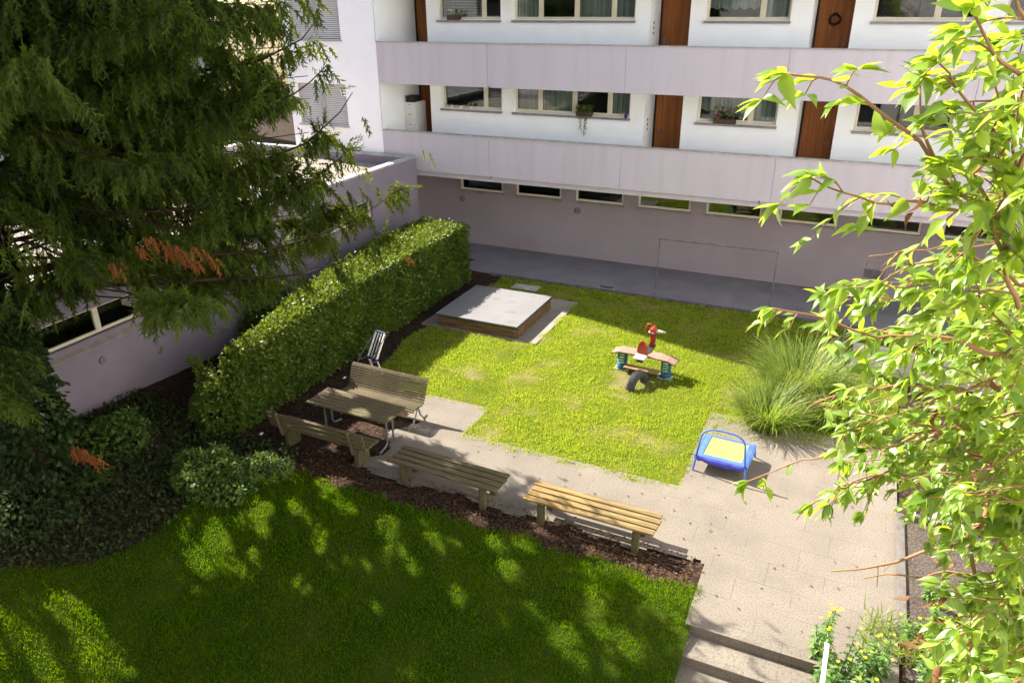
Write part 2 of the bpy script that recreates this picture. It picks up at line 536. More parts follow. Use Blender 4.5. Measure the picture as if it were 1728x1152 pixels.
def smooth_noise(x, y, s, seed=0):
    """Cheap smooth value noise in 0..1 for planting density and terrain."""
    r = np.random.default_rng(seed)
    tab = r.random((64, 64))
    x, y = np.asarray(x) / s, np.asarray(y) / s
    xi, yi = np.floor(x).astype(int), np.floor(y).astype(int)
    fx, fy = x - xi, y - yi
    fx, fy = fx * fx * (3 - 2 * fx), fy * fy * (3 - 2 * fy)
    g = lambda i, j: tab[i % 64, j % 64]
    return ((g(xi, yi) * (1 - fx) + g(xi + 1, yi) * fx) * (1 - fy) + (g(xi, yi + 1) * (1 - fx) + g(xi + 1, yi + 1) * fx) * fy)


# ------------------------------------------------------------------ terrain
def ground_z(x, y):
    x, y = np.asarray(x, float), np.asarray(y, float)
    t = np.clip((-10.6 - x) / 2.65, 0, 1)
    z = t * (0.14 + 0.40 * np.clip((14 - y) / 7, 0, 1))
    d = np.clip(8.35 - y, 0, None)
    s = 0.27 * d * d / (d + 0.35)
    z = z - np.minimum(s, 2.2) * np.clip((x + 11.0) / 2.5, 0, 1)
    return z


def sheet(name, x0, x1, y0, y1, step, dz, mat, keep=None, wob=0.0):
    nx, ny = max(2, int(round((x1 - x0) / step)) + 1), max(2, int(round((y1 - y0) / step)) + 1)
    X, Y = np.meshgrid(np.linspace(x0, x1, nx), np.linspace(y0, y1, ny))
    Z = ground_z(X, Y) + dz
    if wob:
        Z = Z + wob * (smooth_noise(X, Y, 0.35, 3) + 0.6 * smooth_noise(X, Y, 0.12, 4) - 0.8)
    v = np.stack([X, Y, Z], 2).reshape(-1, 3)
    mb = MB()
    f = []
    for j in range(ny - 1):
        for i in range(nx - 1):
            cx, cy = (X[j, i] + X[j, i + 1]) / 2, (Y[j, i] + Y[j + 1, i]) / 2
            if keep is None or keep(cx, cy):
                a = j * nx + i
                f.append((a, a + 1, a + nx + 1, a + nx))
    mb.add(v, f)
    return mb.build(name, mat, smooth=True)


structure(sheet('ground', -60, 60, -30, 90, 1.0, -1.0, M['soil']))
structure(sheet('planting_soil', -13.3, 6.0, 3.0, 21.3, 0.15, -0.035, M['soil'],
                keep=lambda x, y: not (-2.2 < x < 1.0 and y < 8.75), wob=0.03))


def far_lawn_mask(x, y):
    edge = 11.15 + 0.05 * math.sin(x * 5.1) + 0.03 * math.sin(x * 13.7)
    if y < edge or y > 20.14:
        return False
    if x < -6.36 and y < 12.36 + 0.06 * math.sin(x * 9):
        return False
    if x < -9.75 + 0.15 * math.sin(y * 2.0):
        return False
    if x > -1.95 and y < 13.15 + 0.25 * (x + 1.95):
        return False
    if x > 1.6:
        return False
    px = 0.08 * math.sin(y * 6)
    py = 0.06 * math.sin(x * 7)
    if -10.1 < x < -6.72 + px and 15.82 + py < y < 19.05 + py:
        return False
    return True


def near_lawn_mask(x, y):
    edge = 8.88 + 0.05 * math.sin(x * 4.3) + 0.04 * math.sin(x * 11)
    dy_ = max(0.0, 8.8 - y)
    left = -8.95 + 0.2 * math.sin(y * 2.3) - 0.35 * dy_ - 0.03 * dy_ * dy_
    return y < edge and x < -1.10 + 0.02 * math.sin(y * 8) and x > left and y > 1.5


structure(sheet('lawn_turf_far', -10.2, 1.7, 11.0, 20.2, 0.06, -0.008, M['turf'], keep=far_lawn_mask, wob=0.015))
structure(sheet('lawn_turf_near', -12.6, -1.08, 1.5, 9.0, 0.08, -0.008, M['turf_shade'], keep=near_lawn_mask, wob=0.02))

# paving round the benches and down the right side (one sheet with an irregular soil edge under the benches)
def paving_mask(x, y):
    if x < -7.55 + 0.18 * math.sin(y * 5.1) - (0.35 if y > 11.4 else 0.0):
        return False
    lo = 9.42 + 0.06 * math.sin(x * 3.1) + 0.04 * math.sin(x * 9.0)
    if x > -1.13:
        lo = 8.14
    if y < lo or x > 1.57:
        return False
    if x < -9.35 + 0.2 * math.sin(y * 4):
        return False
    if x < -6.3 and y > 12.45:
        return False
    if -6.3 <= x < -1.97 and y > 11.3:
        return False
    return y < 14.2


structure(sheet('paving', -9.6, 1.6, 8.14, 14.2, 0.06, 0.0, M['paving'], keep=paving_mask))
mb = MB()
mb.box(-13.2, 12, 20.31, 22.95, -0.1, 0.0)
structure(mb.build('path', M['path']))
mb = MB()
x = -10.1
while x < 8:
    mb.box(x, x + 0.985, 20.17, 20.30, -0.1, 0.025)
    x += 1.0
structure(mb.build('path_kerb', M['kerb'], bevel=0.008))
mb = MB()
mb.box(-10.05, -6.7, 15.86, 19.02, -0.06, -0.002)
structure(mb.build('sandpit_pad', M['sand']))

# steps that lead down towards the viewer
st = thing('garden_steps', 'aggregate concrete steps descending at the end of the paving beside the shaded lawn', 'steps', (-0.35, 7.4, -0.5))
st['kind'] = 'structure'
ys, z = 8.14, 0.0
for k in range(4):
    z1 = -0.155 * (k + 1)
    mb = MB()
    y1 = ys - 0.40
    mb.box(-1.14, 1.0, y1 - (4.5 if k == 3 else 0.03), ys, z1 - 0.5, z1)
    mb.build('step', M['paving'], st, world=True, bevel=0.01)
    ys = y1
mb = MB()
mb.box(-1.14, 1.0, 8.14, 8.18, -0.5, -0.003)
mb.build('riser', M['paving'], st, world=True)


# ------------------------------------------------------------------ apartment building
XL, YP, YW, YD = -14.53, 21.3, 22.6, 23.8      # gallery end wall, parapet front, gallery wall, door plane
XR = 15.0
bld = thing('apartment_building', 'long apartment building with mauve gallery parapets and white walls across the courtyard',
            'building', (0.0, 22.6, 0.0))


def wall_open(mb, x0, x1, z0, z1, y, ops, depth, bare_ops=()):
    """Front wall face with openings (xa, xb, za, zb) and their reveals."""
    cut = list(ops) + list(bare_ops)
    xs = sorted({x0, x1} | {o[0] for o in cut} | {o[1] for o in cut})
    zs = sorted({z0, z1} | {o[2] for o in cut} | {o[3] for o in cut})
    for i in range(len(xs) - 1):
        for j in range(len(zs) - 1):
            cx, cz = (xs[i] + xs[i + 1]) / 2, (zs[j] + zs[j + 1]) / 2
            if any(o[0] < cx < o[1] and o[2] < cz < o[3] for o in cut):
                continue
            mb.quad((xs[i], y, zs[j]), (xs[i + 1], y, zs[j]), (xs[i + 1], y, zs[j + 1]), (xs[i], y, zs[j + 1]))
    for a, b, c, d in ops:
        mb.quad((a, y, c), (a, y + depth, c), (b, y + depth, c), (b, y, c))
        mb.quad((a, y, d), (b, y, d), (b, y + depth, d), (a, y + depth, d))
        mb.quad((a, y, c), (a, y, d), (a, y + depth, d), (a, y + depth, c))
        mb.quad((b, y, c), (b, y + depth, c), (b, y + depth, d), (b, y, d))


FLOORS = [3.05, 5.75, 8.45, 11.15]
WIN = [(-12.98, -10.77, [-11.42]), (-10.36, -6.53, [-9.5, -8.35, -7.21]), (-4.54, -2.32, [-3.05]),
       (-0.33, 1.97, [1.12]), (2.55, 6.2, [3.4, 4.5, 5.5]), (8.2, 10.4, [9.6])]
DOORS = [(-14.53, -13.40), (-6.09, -4.96), (-1.77, -0.79), (6.9, 7.9)]
for fl in FLOORS:
    mb = MB()
    ops = [(a, b, fl + 1.62, fl + 2.42) for a, b, _ in WIN]
    dops = [(a, b, fl, fl + 2.42) for a, b in DOORS]
    wall_open(mb, XL, XR, fl, fl + 2.55, YW, ops, 0.30, dops)
    for a, b in DOORS:                                   # deep door niches
        ht = fl + 2.42
        if a > XL:
            mb.quad((a, YW, fl), (a, YW, ht), (a, YD + 0.06, ht), (a, YD + 0.06, fl))
        mb.quad((b, YW, fl), (b, YD + 0.06, fl), (b, YD + 0.06, ht), (b, YW, ht))
        mb.quad((a, YW, ht), (b, YW, ht), (b, YD + 0.06, ht), (a, YD + 0.06, ht))
        mb.quad((a, YD + 0.06, fl), (b, YD + 0.06, fl), (b, YD + 0.06, ht), (a, YD + 0.06, ht))
    mb.quad((XL, YP + 0.02, fl - 0.2), (XL, YD + 0.06, fl - 0.2), (XL, YD + 0.06, fl + 2.55), (XL, YP + 0.02, fl + 2.55))
    mb.build('wall', M['white_wall'], bld, world=True)
    mb = MB()
    mb.box(XL, XR, YP + 0.13, YD + 0.5, fl - 0.17, fl)
    mb.build('gallery_floor', M['gallery'], bld, world=True)

for k, fl in enumerate(FLOORS):
    z0, z1 = fl - 0.24, fl + 0.985
    mb = MB()
    xs = [XL, -10.62, -6.345, -2.07, 2.2, 6.48, 10.75, XR]
    for a, b in zip(xs[:-1], xs[1:]):
        mb.box(a + 0.004, b - 0.004, YP, YP + 0.12, z0, z1)
    mb.box(XL + 0.01, XR, YP + 0.02, YP + 0.115, z0 + 0.01, z1 - 0.01)
    par = mb.build('parapet', M['parapet'], bld, world=True, bevel=0.004)
    mb = MB()
    for a, b in zip(xs[:-1], xs[1:]):
        mb.box(a - 0.001, b - 0.003, YP - 0.025, YP + 0.145, z1 + 0.001, z1 + 0.028)
    mb.build('coping', M['coping'], par, world=True)
    if k < 2:
        for sx in (-10.55, -2.35, 5.9):
            mb = MB()
            mb.tube([(sx, YP + 0.05, z0 + 0.05), (sx, YP - 0.09, z0 - 0.03)], 0.018, 6)
            mb.build('drain_spout', M['steel'], par, world=True)
mb = MB()
mb.box(XL, XR, YP + 0.10, YW + 0.4, 2.64, 2.82)
mb.build('slab_edge', M['parapet'], bld, world=True)
mb = MB()
mb.box(XL, XR, YP + 0.1, 34.0, 13.75, 14.6)
mb.box(XL, XR, YW + 1.9, 34.0, -0.3, 13.7)
mb.build('roof_and_core', M['tower_wall'], bld, world=True)


def window(parent, a, b, z0, z1, y, mull, curtain, sill=True, depth=0.17, room=0.9):
    fw, fy = 0.07, y + depth
    mb = MB()
    mb.box(a, b, fy, fy + 0.06, z0, z0 + fw)
    mb.box(a, b, fy, fy + 0.06, z1 - fw, z1)
    mb.box(a, a + fw, fy + 0.001, fy + 0.059, z0 + fw, z1 - fw)
    mb.box(b - fw, b, fy + 0.001, fy + 0.059, z0 + fw, z1 - fw)
    edges = [a] + list(mull) + [b]
    for mx in mull:
        mb.box(mx - 0.075, mx + 0.075, fy + 0.001, fy + 0.059, z0 + fw, z1 - fw)
        mb.box(mx - 0.004, mx + 0.004, fy - 0.006, fy, z0 + fw, z1 - fw)
    fr = mb.build('window', M['frame'], parent, world=True, bevel=0.006)
    mb = MB()
    mb.box(a + 0.02, b - 0.02, fy + 0.028, fy + 0.034, z0 + 0.02, z1 - 0.02)
    mb.build('pane', M['glass'], fr, world=True)
    if sill:
        mb = MB()
        mb.box(a - 0.03, b + 0.03, y - 0.07, fy - 0.002, z0 - 0.055, z0 - 0.02)
        mb.box(a - 0.03, b + 0.03, y - 0.07, y - 0.055, z0 - 0.085, z0 - 0.055)
        mb.build('sill', M['sill'], fr, world=True)
    mb = MB()
    yr = fy + 0.07
    mb.quad((a, yr + room, z0), (b, yr + room, z0), (b, yr + room, z1), (a, yr + room, z1))
    mb.quad((a, yr, z0), (b, yr, z0), (b, yr + room, z0), (a, yr + room, z0))
    mb.quad((a, yr, z1), (a, yr + room, z1), (b, yr + room, z1), (b, yr, z1))
    mb.quad((a, yr, z0), (a, yr + room, z0), (a, yr + room, z1), (a, yr, z1))
    mb.quad((b, yr, z0), (b, yr, z1), (b, yr + room, z1), (b, yr + room, z0))
    mb.build('room', M['room'], fr, world=True)
    for i, kind in enumerate(curtain):
        if kind is None or i >= len(edges) - 1:
            continue
        ca, cb = edges[i] + 0.05, edges[i + 1] - 0.05
        mb = MB()
        n = max(8, int((cb - ca) / 0.035))
        top, bot = z1 - 0.02, z0 + 0.05
        if kind == 'half':
            bot = z0 + 0.28
        if kind == 'blind':
            zz = bot
            while zz < top:
                mb.box(ca, cb, yr + 0.05, yr + 0.075, zz, zz + 0.022)
                zz += 0.045
            mb.build('blind', M['shutter'], fr, world=True)
            continue
        pts = [(ca + (cb - ca) * q / n, yr + 0.08 + 0.022 * math.sin(q * 1.9) + 0.01 * math.sin(q * 0.7)) for q in range(n + 1)]
        v = [(px_, py_, bot + (0.03 * math.sin(q * 0.9) if kind == 'half' else 0)) for q, (px_, py_) in enumerate(pts)] + [(px_, py_, top) for px_, py_ in pts]
        mb.add(v, [(q, q + 1, n + 2 + q, n + 1 + q) for q in range(n)])
        mb.build('curtain', M['curtain'], fr, world=True, smooth=True)
    return fr


CURT = {(0, 0): [None, 'blind'], (0, 1): [None, 'net', 'net', None], (0, 2): ['half', None], (0, 3): [None, None], (0, 4): ['net', None, None, 'net'],
        (1, 0): ['blind', None], (1, 1): ['net', None, 'net', 'net'], (1, 2): ['half', 'net'], (1, 3): [None, None], (1, 4): [None, 'net', None, None]}
CURT[(0, 1)] = ['net', 'net', None, 'net']
CURT[(0, 2)] = ['half', 'net']
for k, fl in enumerate(FLOORS[:2]):
    for i, (a, b, mull) in enumerate(WIN):
        window(bld, a, b, fl + 1.62, fl + 2.42, YW, mull, CURT.get((k, i), [None] * 4))
    for i, (a, b) in enumerate(DOORS):
        mb = MB()
        mb.box(a + 0.06, b - 0.05, YD - 0.02, YD + 0.03, fl + 0.01, fl + 2.22)
        dr = mb.build('door', M['door'], bld, world=True, bevel=0.004)
        mb = MB()
        mb.box(a + 0.002, a + 0.058, YD - 0.05, YD + 0.035, fl, fl + 2.28)
        mb.box(b - 0.048, b - 0.002, YD - 0.05, YD + 0.035, fl, fl + 2.28)
        mb.box(a + 0.058, b - 0.048, YD - 0.045, YD + 0.035, fl + 2.225, fl + 2.275)
        mb.build('door_frame', M['door_dark'], dr, world=True)
        mb = MB()
        hx = b - 0.17 if i == 2 else a + 0.16
        mb.box(hx - 0.022, hx + 0.022, YD - 0.032, YD - 0.021, fl + 0.93, fl + 1.15)
        mb.tube([(hx, YD - 0.03, fl + 1.06), (hx, YD - 0.075, fl + 1.06), (hx + (0.11 if i != 2 else -0.11), YD - 0.075, fl + 1.06)], 0.012, 6)
        mb.build('handle', M['steel'], dr, world=True)
        mb = MB()
        mb.tube([((a + b) / 2, YD - 0.021, fl + 1.5), ((a + b) / 2, YD - 0.026, fl + 1.5)], 0.016, 8)
        mb.build('peephole', M['steel'], dr, world=True)
    for q in range(3):
        mb = MB()
        mb.box(-6.088, -6.075, 23.0, 23.06, fl + 1.22 + q * 0.14, fl + 1.29 + q * 0.14)
        mb.build('bell_plate', M['dark_metal'], bld, world=True)

# basement wall with a strip of small windows
YB = 22.95
BW = [(-12.56, -10.93), (-10.44, -8.80), (-8.30, -6.67), (-6.2, -4.53), (-4.06, -2.41), (-1.93, -0.30), (0.2, 1.83), (2.33, 3.96)]
mb = MB()
wall_open(mb, XL, XR, -0.1, 2.66, YB, [(a, b, 1.90, 2.52) for a, b in BW], 0.25)
mb.build('basement_wall', M['base_wall'], bld, world=True)
for a, b in BW:
    fr = window(bld, a, b, 1.90, 2.52, YB, [], [None], sill=False, depth=0.04, room=0.5)
    mb = MB()
    mb.box(a - 0.03, b + 0.03, YB - 0.05, YB + 0.035, 1.845, 1.895)
    mb.build('sill', M['sill'], fr, world=True)
for vx in (-12.5, -8.21):
    mb = MB()
    mb.tube([(vx, YB + 0.01, 1.58), (vx, YB - 0.035, 1.58)], 0.105, 20)
    mb.tube([(vx, YB - 0.035, 1.58), (vx, YB - 0.06, 1.58)], 0.06, 16)
    mb.build('round_vent', M['vent'], bld, world=True, bevel=0.006)
mb = MB()
mb.box(0.61, 1.15, YB - 0.012, YB + 0.01, 0.52, 0.78)
for q in range(7):
    mb.box(0.64, 1.12, YB - 0.03, YB - 0.013, 0.545 + q * 0.032, 0.560 + q * 0.032)
mb.build('vent_grille', M['vent'], bld, world=True)

# stair tower at the left end with shuttered windows
XT = -18.2
tops = [(-17.85, -15.86, zb, zb + 1.32) for zb in (1.4 + 2.7 * q for q in range(1, 5))]
mb = MB()
wall_open(mb, XT, XL, -0.3, 15.4, YP, tops, 0.2)
mb.quad((XL, YP, -0.3), (XL, YW + 3, -0.3), (XL, YW + 3, 2.85), (XL, YP, 2.85))
mb.quad((XL, YP, 13.7), (XL, YW + 3, 13.7), (XL, YW + 3, 15.4), (XL, YP, 15.4))
mb.quad((XT, YP, -0.3), (XT, YP, 15.4), (XT, 34, 15.4), (XT, 34, -0.3))
mb.quad((XT, YP, 15.4), (XL, YP, 15.4), (XL, 34, 15.4), (XT, 34, 15.4))
mb.quad((XT, YP + 0.9, -0.3), (XL, YP + 0.9, -0.3), (XL, YP + 0.9, 15.4), (XT, YP + 0.9, 15.4))
mb.build('tower', M['tower_wall'], bld, world=True)
for a, b, z0, z1 in tops[:3]:
    mb = MB()
    mb.box(a, a + 0.05, YP + 0.05, YP + 0.12, z0, z1)
    mb.box(b - 0.05, b, YP + 0.05, YP + 0.12, z0, z1)
    mb.box((a + b) / 2 - 0.04, (a + b) / 2 + 0.04, YP + 0.05, YP + 0.12, z0, z1)
    mb.box(a - 0.04, b + 0.04, YP - 0.06, YP + 0.12, z0 - 0.06, z0 - 0.01)
    fr = mb.build('window', M['coping'], bld, world=True)
    mb = MB()
    mb.box(a, b, YP + 0.14, YP + 0.15, z0, z1)
    mb.build('pane', M['shutter_gap'], fr, world=True)
    mb = MB()
    zz = z0 + 0.02
    while zz < z1 - 0.03:
        mb.add([(a + 0.05, YP + 0.115, zz), (b - 0.05, YP + 0.115, zz), (b - 0.05, YP + 0.085, zz + 0.012), (a + 0.05, YP + 0.085, zz + 0.012),
                (a + 0.05, YP + 0.115, zz + 0.05), (b - 0.05, YP + 0.115, zz + 0.05)],
               [(0, 1, 2, 3), (3, 2, 5, 4)])
        zz += 0.06
    mb.build('shutter', M['shutter'], fr, world=True)

# ------------------------------------------------------------------ unseen blocks behind and right of the viewer, built to bounce light onto galleries
def side_block(name, label, loc, corner0, along, out, length, height, depth, mat):
    """Plain plastered block: wall with window openings, roof slab, windows. along / out are unit vectors in plan."""
    t = thing(name, label, 'building', loc)
    c0, al, ou = np.array(corner0, float), np.array(along, float), np.array(out, float)
    P3 = lambda s_, z_, d_=0.0: tuple(np.array([*(c0 + al * s_ - ou * d_), z_]))
    mb, gl, fr = MB(), MB(), MB()
    ops = []
    zf = 1.0
    while zf + 1.9 < height:
        s_ = 1.2
        while s_ + 2.0 < length:
            ops.append((s_, s_ + 1.7, zf + 0.6, zf + 1.75))
            s_ += 4.6
        zf += 2.7
    ss = sorted({0, length} | {o[0] for o in ops} | {o[1] for o in ops})
    zz = sorted({-1.5, height} | {o[2] for o in ops} | {o[3] for o in ops})
    for i in range(len(ss) - 1):
        for j in range(len(zz) - 1):
            if any(o[0] < (ss[i] + ss[i + 1]) / 2 < o[1] and o[2] < (zz[j] + zz[j + 1]) / 2 < o[3] for o in ops):
                continue
            mb.quad(P3(ss[i], zz[j]), P3(ss[i + 1], zz[j]), P3(ss[i + 1], zz[j + 1]), P3(ss[i], zz[j + 1]))
    mb.quad(P3(0, -1.5, depth), P3(length, -1.5, depth), P3(length, height, depth), P3(0, height, depth))
    for e_ in (0, length):
        mb.quad(P3(e_, -1.5), P3(e_, -1.5, depth), P3(e_, height, depth), P3(e_, height))
    mb.quad(P3(0, height), P3(length, height), P3(length, height, depth), P3(0, height, depth))
    mb.build('wall', mat, t, world=True)
    for o in ops:
        w_ = MB()
        w_.quad(P3(o[0], o[2], 0.12), P3(o[1], o[2], 0.12), P3(o[1], o[3], 0.12), P3(o[0], o[3], 0.12))
        for a_, b_ in ((o[0], o[2]), (o[0], o[3])):
            w_.quad(P3(o[0], b_), P3(o[1], b_), P3(o[1], b_, 0.12), P3(o[0], b_, 0.12))
        for e_ in (o[0], o[1]):
            w_.quad(P3(e_, o[2]), P3(e_, o[2], 0.12), P3(e_, o[3], 0.12), P3(e_, o[3]))
        w_.build('window', M['room'], t, world=True)
    return t


side_block('bounce_wing', 'added white plastered wing out of view bouncing sun onto the galleries', (7.2, 14, 0), (7.2, -1.5), (0, 1), (-1, 0), 22.7, 14.6, 9.0, M['white_wall'])  # added wing; its sunlit white wall brightens the gallery facade
side_block('opposite_building', 'pale plastered building opposite the galleries on the near side', (-6, -1.6, 0), (-30.0, -1.6), (1, 0), (0, 1), 37.0, 14.6, 9.0, M['ochre'])

# ------------------------------------------------------------------ low annex on the left
XA, YA0, YA1, ZA = -13.25, 6.3, 21.22, 3.31
anx = thing('annex_building', 'low flat roofed annex with mauve wall and gravel roof behind the hedge', 'building', (-16.5, 14.0, 0.0))


def wall_open_x(mb, y0, y1, z0, z1, x, ops, depth):
    ys_ = sorted({y0, y1} | {o[0] for o in ops} | {o[1] for o in ops})
    zs_ = sorted({z0, z1} | {o[2] for o in ops} | {o[3] for o in ops})
    for i in range(len(ys_) - 1):
        for j in range(len(zs_) - 1):
            cy, cz = (ys_[i] + ys_[i + 1]) / 2, (zs_[j] + zs_[j + 1]) / 2
            if any(o[0] < cy < o[1] and o[2] < cz < o[3] for o in ops):
                continue
            mb.quad((x, ys_[i], zs_[j]), (x, ys_[i + 1], zs_[j]), (x, ys_[i + 1], zs_[j + 1]), (x, ys_[i], zs_[j + 1]))
    for a, b, c, d in ops:
        mb.quad((x, a, c), (x, b, c), (x - depth, b, c), (x - depth, a, c))
        mb.quad((x, a, d), (x - depth, a, d), (x - depth, b, d), (x, b, d))
        mb.quad((x, a, c), (x - depth, a, c), (x - depth, a, d), (x, a, d))
        mb.quad((x, b, c), (x, b, d), (x - depth, b, d), (x - depth, b, c))


AW = [(6.9, 10.34, [9.08]), (11.0, 13.72, [12.4]), (15.1, 18.6, [16.9])]
mb = MB()
wall_open_x(mb, YA0, YA1, -0.4, ZA - 0.06, XA, [(a, b, 1.90, 2.46) for a, b, _ in AW], 0.2)
mb.quad((XA, YA1, -0.4), (-20, YA1, -0.4), (-20, YA1, ZA - 0.06), (XA, YA1, ZA - 0.06))
mb.quad((XA, YA0, -0.4), (XA, YA0, ZA - 0.06), (-20, YA0, ZA - 0.06), (-20, YA0, -0.4))
mb.quad((-20, YA0, -0.4), (-20, YA0, ZA - 0.06), (-20, YA1, ZA - 0.06), (-20, YA1, -0.4))
mb.quad((XA - 0.22, YA0, 2.9), (XA - 0.22, YA1 - 0.3, 2.9), (XA - 0.22, YA1 - 0.3, ZA - 0.06), (XA - 0.22, YA0, ZA - 0.06))
mb.quad((XA - 0.22, YA1 - 0.22, 2.9), (-20, YA1 - 0.22, 2.9), (-20, YA1 - 0.22, ZA - 0.06), (XA - 0.22, YA1 - 0.22, ZA - 0.06))
mb.build('wall', M['wing_wall'], anx, world=True)
mb = MB()
mb.box(XA - 0.24, XA + 0.03, YA0, YA1 + 0.03, ZA - 0.06, ZA)
mb.box(-20, XA - 0.24, YA1 - 0.24, YA1 + 0.03, ZA - 0.06, ZA - 0.001)
mb.box(-20.05, -19.75, YA0, YA1 - 0.24, ZA - 0.06, ZA + 0.10)
mb.build('roof_edge', M['coping'], anx, world=True, bevel=0.006)
mb = MB()
mb.box(-19.9, XA - 0.2, YA0, YA1 - 0.2, 2.75, 2.98)
rf = mb.build('roof', M['gravel'], anx, world=True)
N = 26000
P = np.stack([RNG.uniform(-19.7, XA - 0.26, N), RNG.uniform(YA0 + 0.1, YA1 - 0.26, N), np.full(N, 2.98)], 1)
s = RNG.uniform(0.015, 0.045, N)
tv = [(-1, 0, 0), (0, -1, 0), (1, 0, 0), (0, 1, 0), (0.1, 0.1, 0.8)]
tf = [(0, 1, 4), (1, 2, 4), (2, 3, 4), (3, 0, 4)]
a = RNG.uniform(0, 2 * PI, N)
D = np.stack([np.cos(a), np.sin(a), RNG.uniform(-0.2, 0.2, N)], 1)
M['pebble'] = leaf_mat('roof_pebbles', (0.16, 0.13, 0.105), (0.38, 0.33, 0.275), (0, 0, 0), 0.0, 0.9, 0.2)
pb = scatter('roof_pebbles', tv, tf, P, frames(D, np.tile([0, 0, 1.0], (N, 1)), s, s * RNG.uniform(0.6, 1, N), s), M['pebble'], anx, world=True)
pb['kind'] = 'stuff'
for a, b, mull in AW:
    mb = MB()
    fx = XA - 0.10
    for z0, z1 in ((1.90, 1.96), (2.40, 2.46)):
        mb.box(fx - 0.06, fx, a, b, z0, z1)
    for yy in [a + 0.03] + mull + [b - 0.03]:
        w = 0.03 if yy in (a + 0.03, b - 0.03) else 0.06
        mb.box(fx - 0.059, fx - 0.001, yy - w, yy + w, 1.96, 2.40)
    fr = mb.build('window', M['frame'], anx, world=True, bevel=0.005)
    mb = MB()
    mb.box(fx - 0.04, fx - 0.034, a + 0.02, b - 0.02, 1.92, 2.44)
    mb.build('pane', M['glass'], fr, world=True)
    mb = MB()
    mb.add([(XA - 0.09, a - 0.02, 1.90), (XA - 0.09, b + 0.02, 1.90), (XA + 0.06, b + 0.02, 1.72), (XA + 0.06, a - 0.02, 1.72),
            (XA + 0.06, b + 0.02, 1.68), (XA + 0.06, a - 0.02, 1.68), (XA - 0.02, a - 0.02, 1.68), (XA - 0.02, b + 0.02, 1.68)],
           [(0, 3, 2, 1), (3, 5, 4, 2), (0, 6, 5, 3), (1, 2, 4, 7), (5, 6, 7, 4)])
    mb.build('sill', M['sill'], fr, world=True)
    mb = MB()
    mb.box(fx - 0.9, fx - 0.89, a, b, 1.8, 2.5)
    mb.quad((fx - 0.07, a, 1.88), (fx - 0.07, b, 1.88), (fx - 0.9, b, 1.88), (fx - 0.9, a, 1.88))
    mb.build('room', M['room'], fr, world=True)
for vy in (8.9, 14.4):
    mb = MB()
    mb.tube([(XA - 0.01, vy, 1.36), (XA + 0.04, vy, 1.36)], 0.075, 16)
    mb.build('round_vent', M['vent'], anx, world=True, bevel=0.005)

# pale apartment block that shows through gaps of the conifer, far left
nb = thing('neighbouring_house', 'pale distant house glimpsed through the conifer branches at far left', 'house', (-47, 24, 0))
mb = MB()
mb.box(-56, -44, 12, 44, -0.2, 9.5)
mb.build('wall', M['far_wall'], nb, world=True)
mb = MB()
mb.box(-56.4, -43.6, 11.6, 44.4, 9.5, 9.9)
mb.build('roof', M['concrete'], nb, world=True)
for zz in (1.2, 4.2, 7.2):
    for q in range(7):
        mb = MB()
        mb.box(-44.0, -43.96, 14 + q * 4.2, 15.6 + q * 4.2, zz, zz + 1.4)
        mb.build('window', M['room'], nb, world=True)


# ------------------------------------------------------------------ hedge, shrub
def leaf_cloud(P, Nrm, lmin, lmax, wob=0.8, wr=(0.8, 1.2), droop=0.3):
    N = len(P)
    D = unit(Nrm + RNG.normal(0, wob, (N, 3)) - np.array([0, 0, droop]))
    nn = unit(Nrm * 0.6 + RNG.normal(0, 0.7, (N, 3)) + np.array([0, 0, 0.5]))
    L = RNG.uniform(lmin, lmax, N)
    return frames(D, nn, L, L * RNG.uniform(wr[0], wr[1], N), L)


hx0t, hx1t, hx0b, hx1b, hy0, hy1, hz = -12.0, -10.50, -12.05, -10.40, 9.8, 19.35, 1.76
hd = thing('clipped_hedge', 'long clipped green hedge running from the basement wall to the benches', 'hedge', (-11.2, 15.2, 0.1))


def hxl(y):
    return hx0t + 1.12 * np.clip((15.8 - np.asarray(y)) / 5.6, 0, 1)


def hzt(y):
    return hz - 0.24 * np.clip((13.0 - np.asarray(y)) / 3.2, 0, 1)


mb = MB()
e = 0.14
yy_ = np.linspace(hy0 + e, hy1 - e, 12)
v, f = [], []
for y in yy_:
    xl_, zt_ = float(hxl(y)), float(hzt(y))
    v += [(xl_ + e, y, -0.05), (hx1b - e, y, -0.05), (hx1t - e, y, zt_ - e), (xl_ + e, y, zt_ - e)]
for i in range(11):
    for q in range(4):
        f.append((i * 4 + q, i * 4 + (q + 1) % 4, i * 4 + 4 + (q + 1) % 4, i * 4 + 4 + q))
f += [(3, 2, 1, 0), (44, 45, 46, 47)]
mb.add(v, f)
mb.build('stems', M['hedge_core'], hd, world=True)
Ps, Ns = [], []


def hedge_side(n, fn, nrm):
    u, t = RNG.random(n), RNG.random(n)
    p = fn(u, t)
    p = p + np.array(nrm) * (RNG.normal(0, 0.035, n) + 0.10 * (smooth_noise(p[:, 1] * 1.3 + p[:, 0], p[:, 2] * 1.3 + p[:, 0], 0.4, 9) - 0.5))[:, None]
    Ps.append(p)
    Ns.append(np.tile(np.array(nrm, float), (n, 1)))


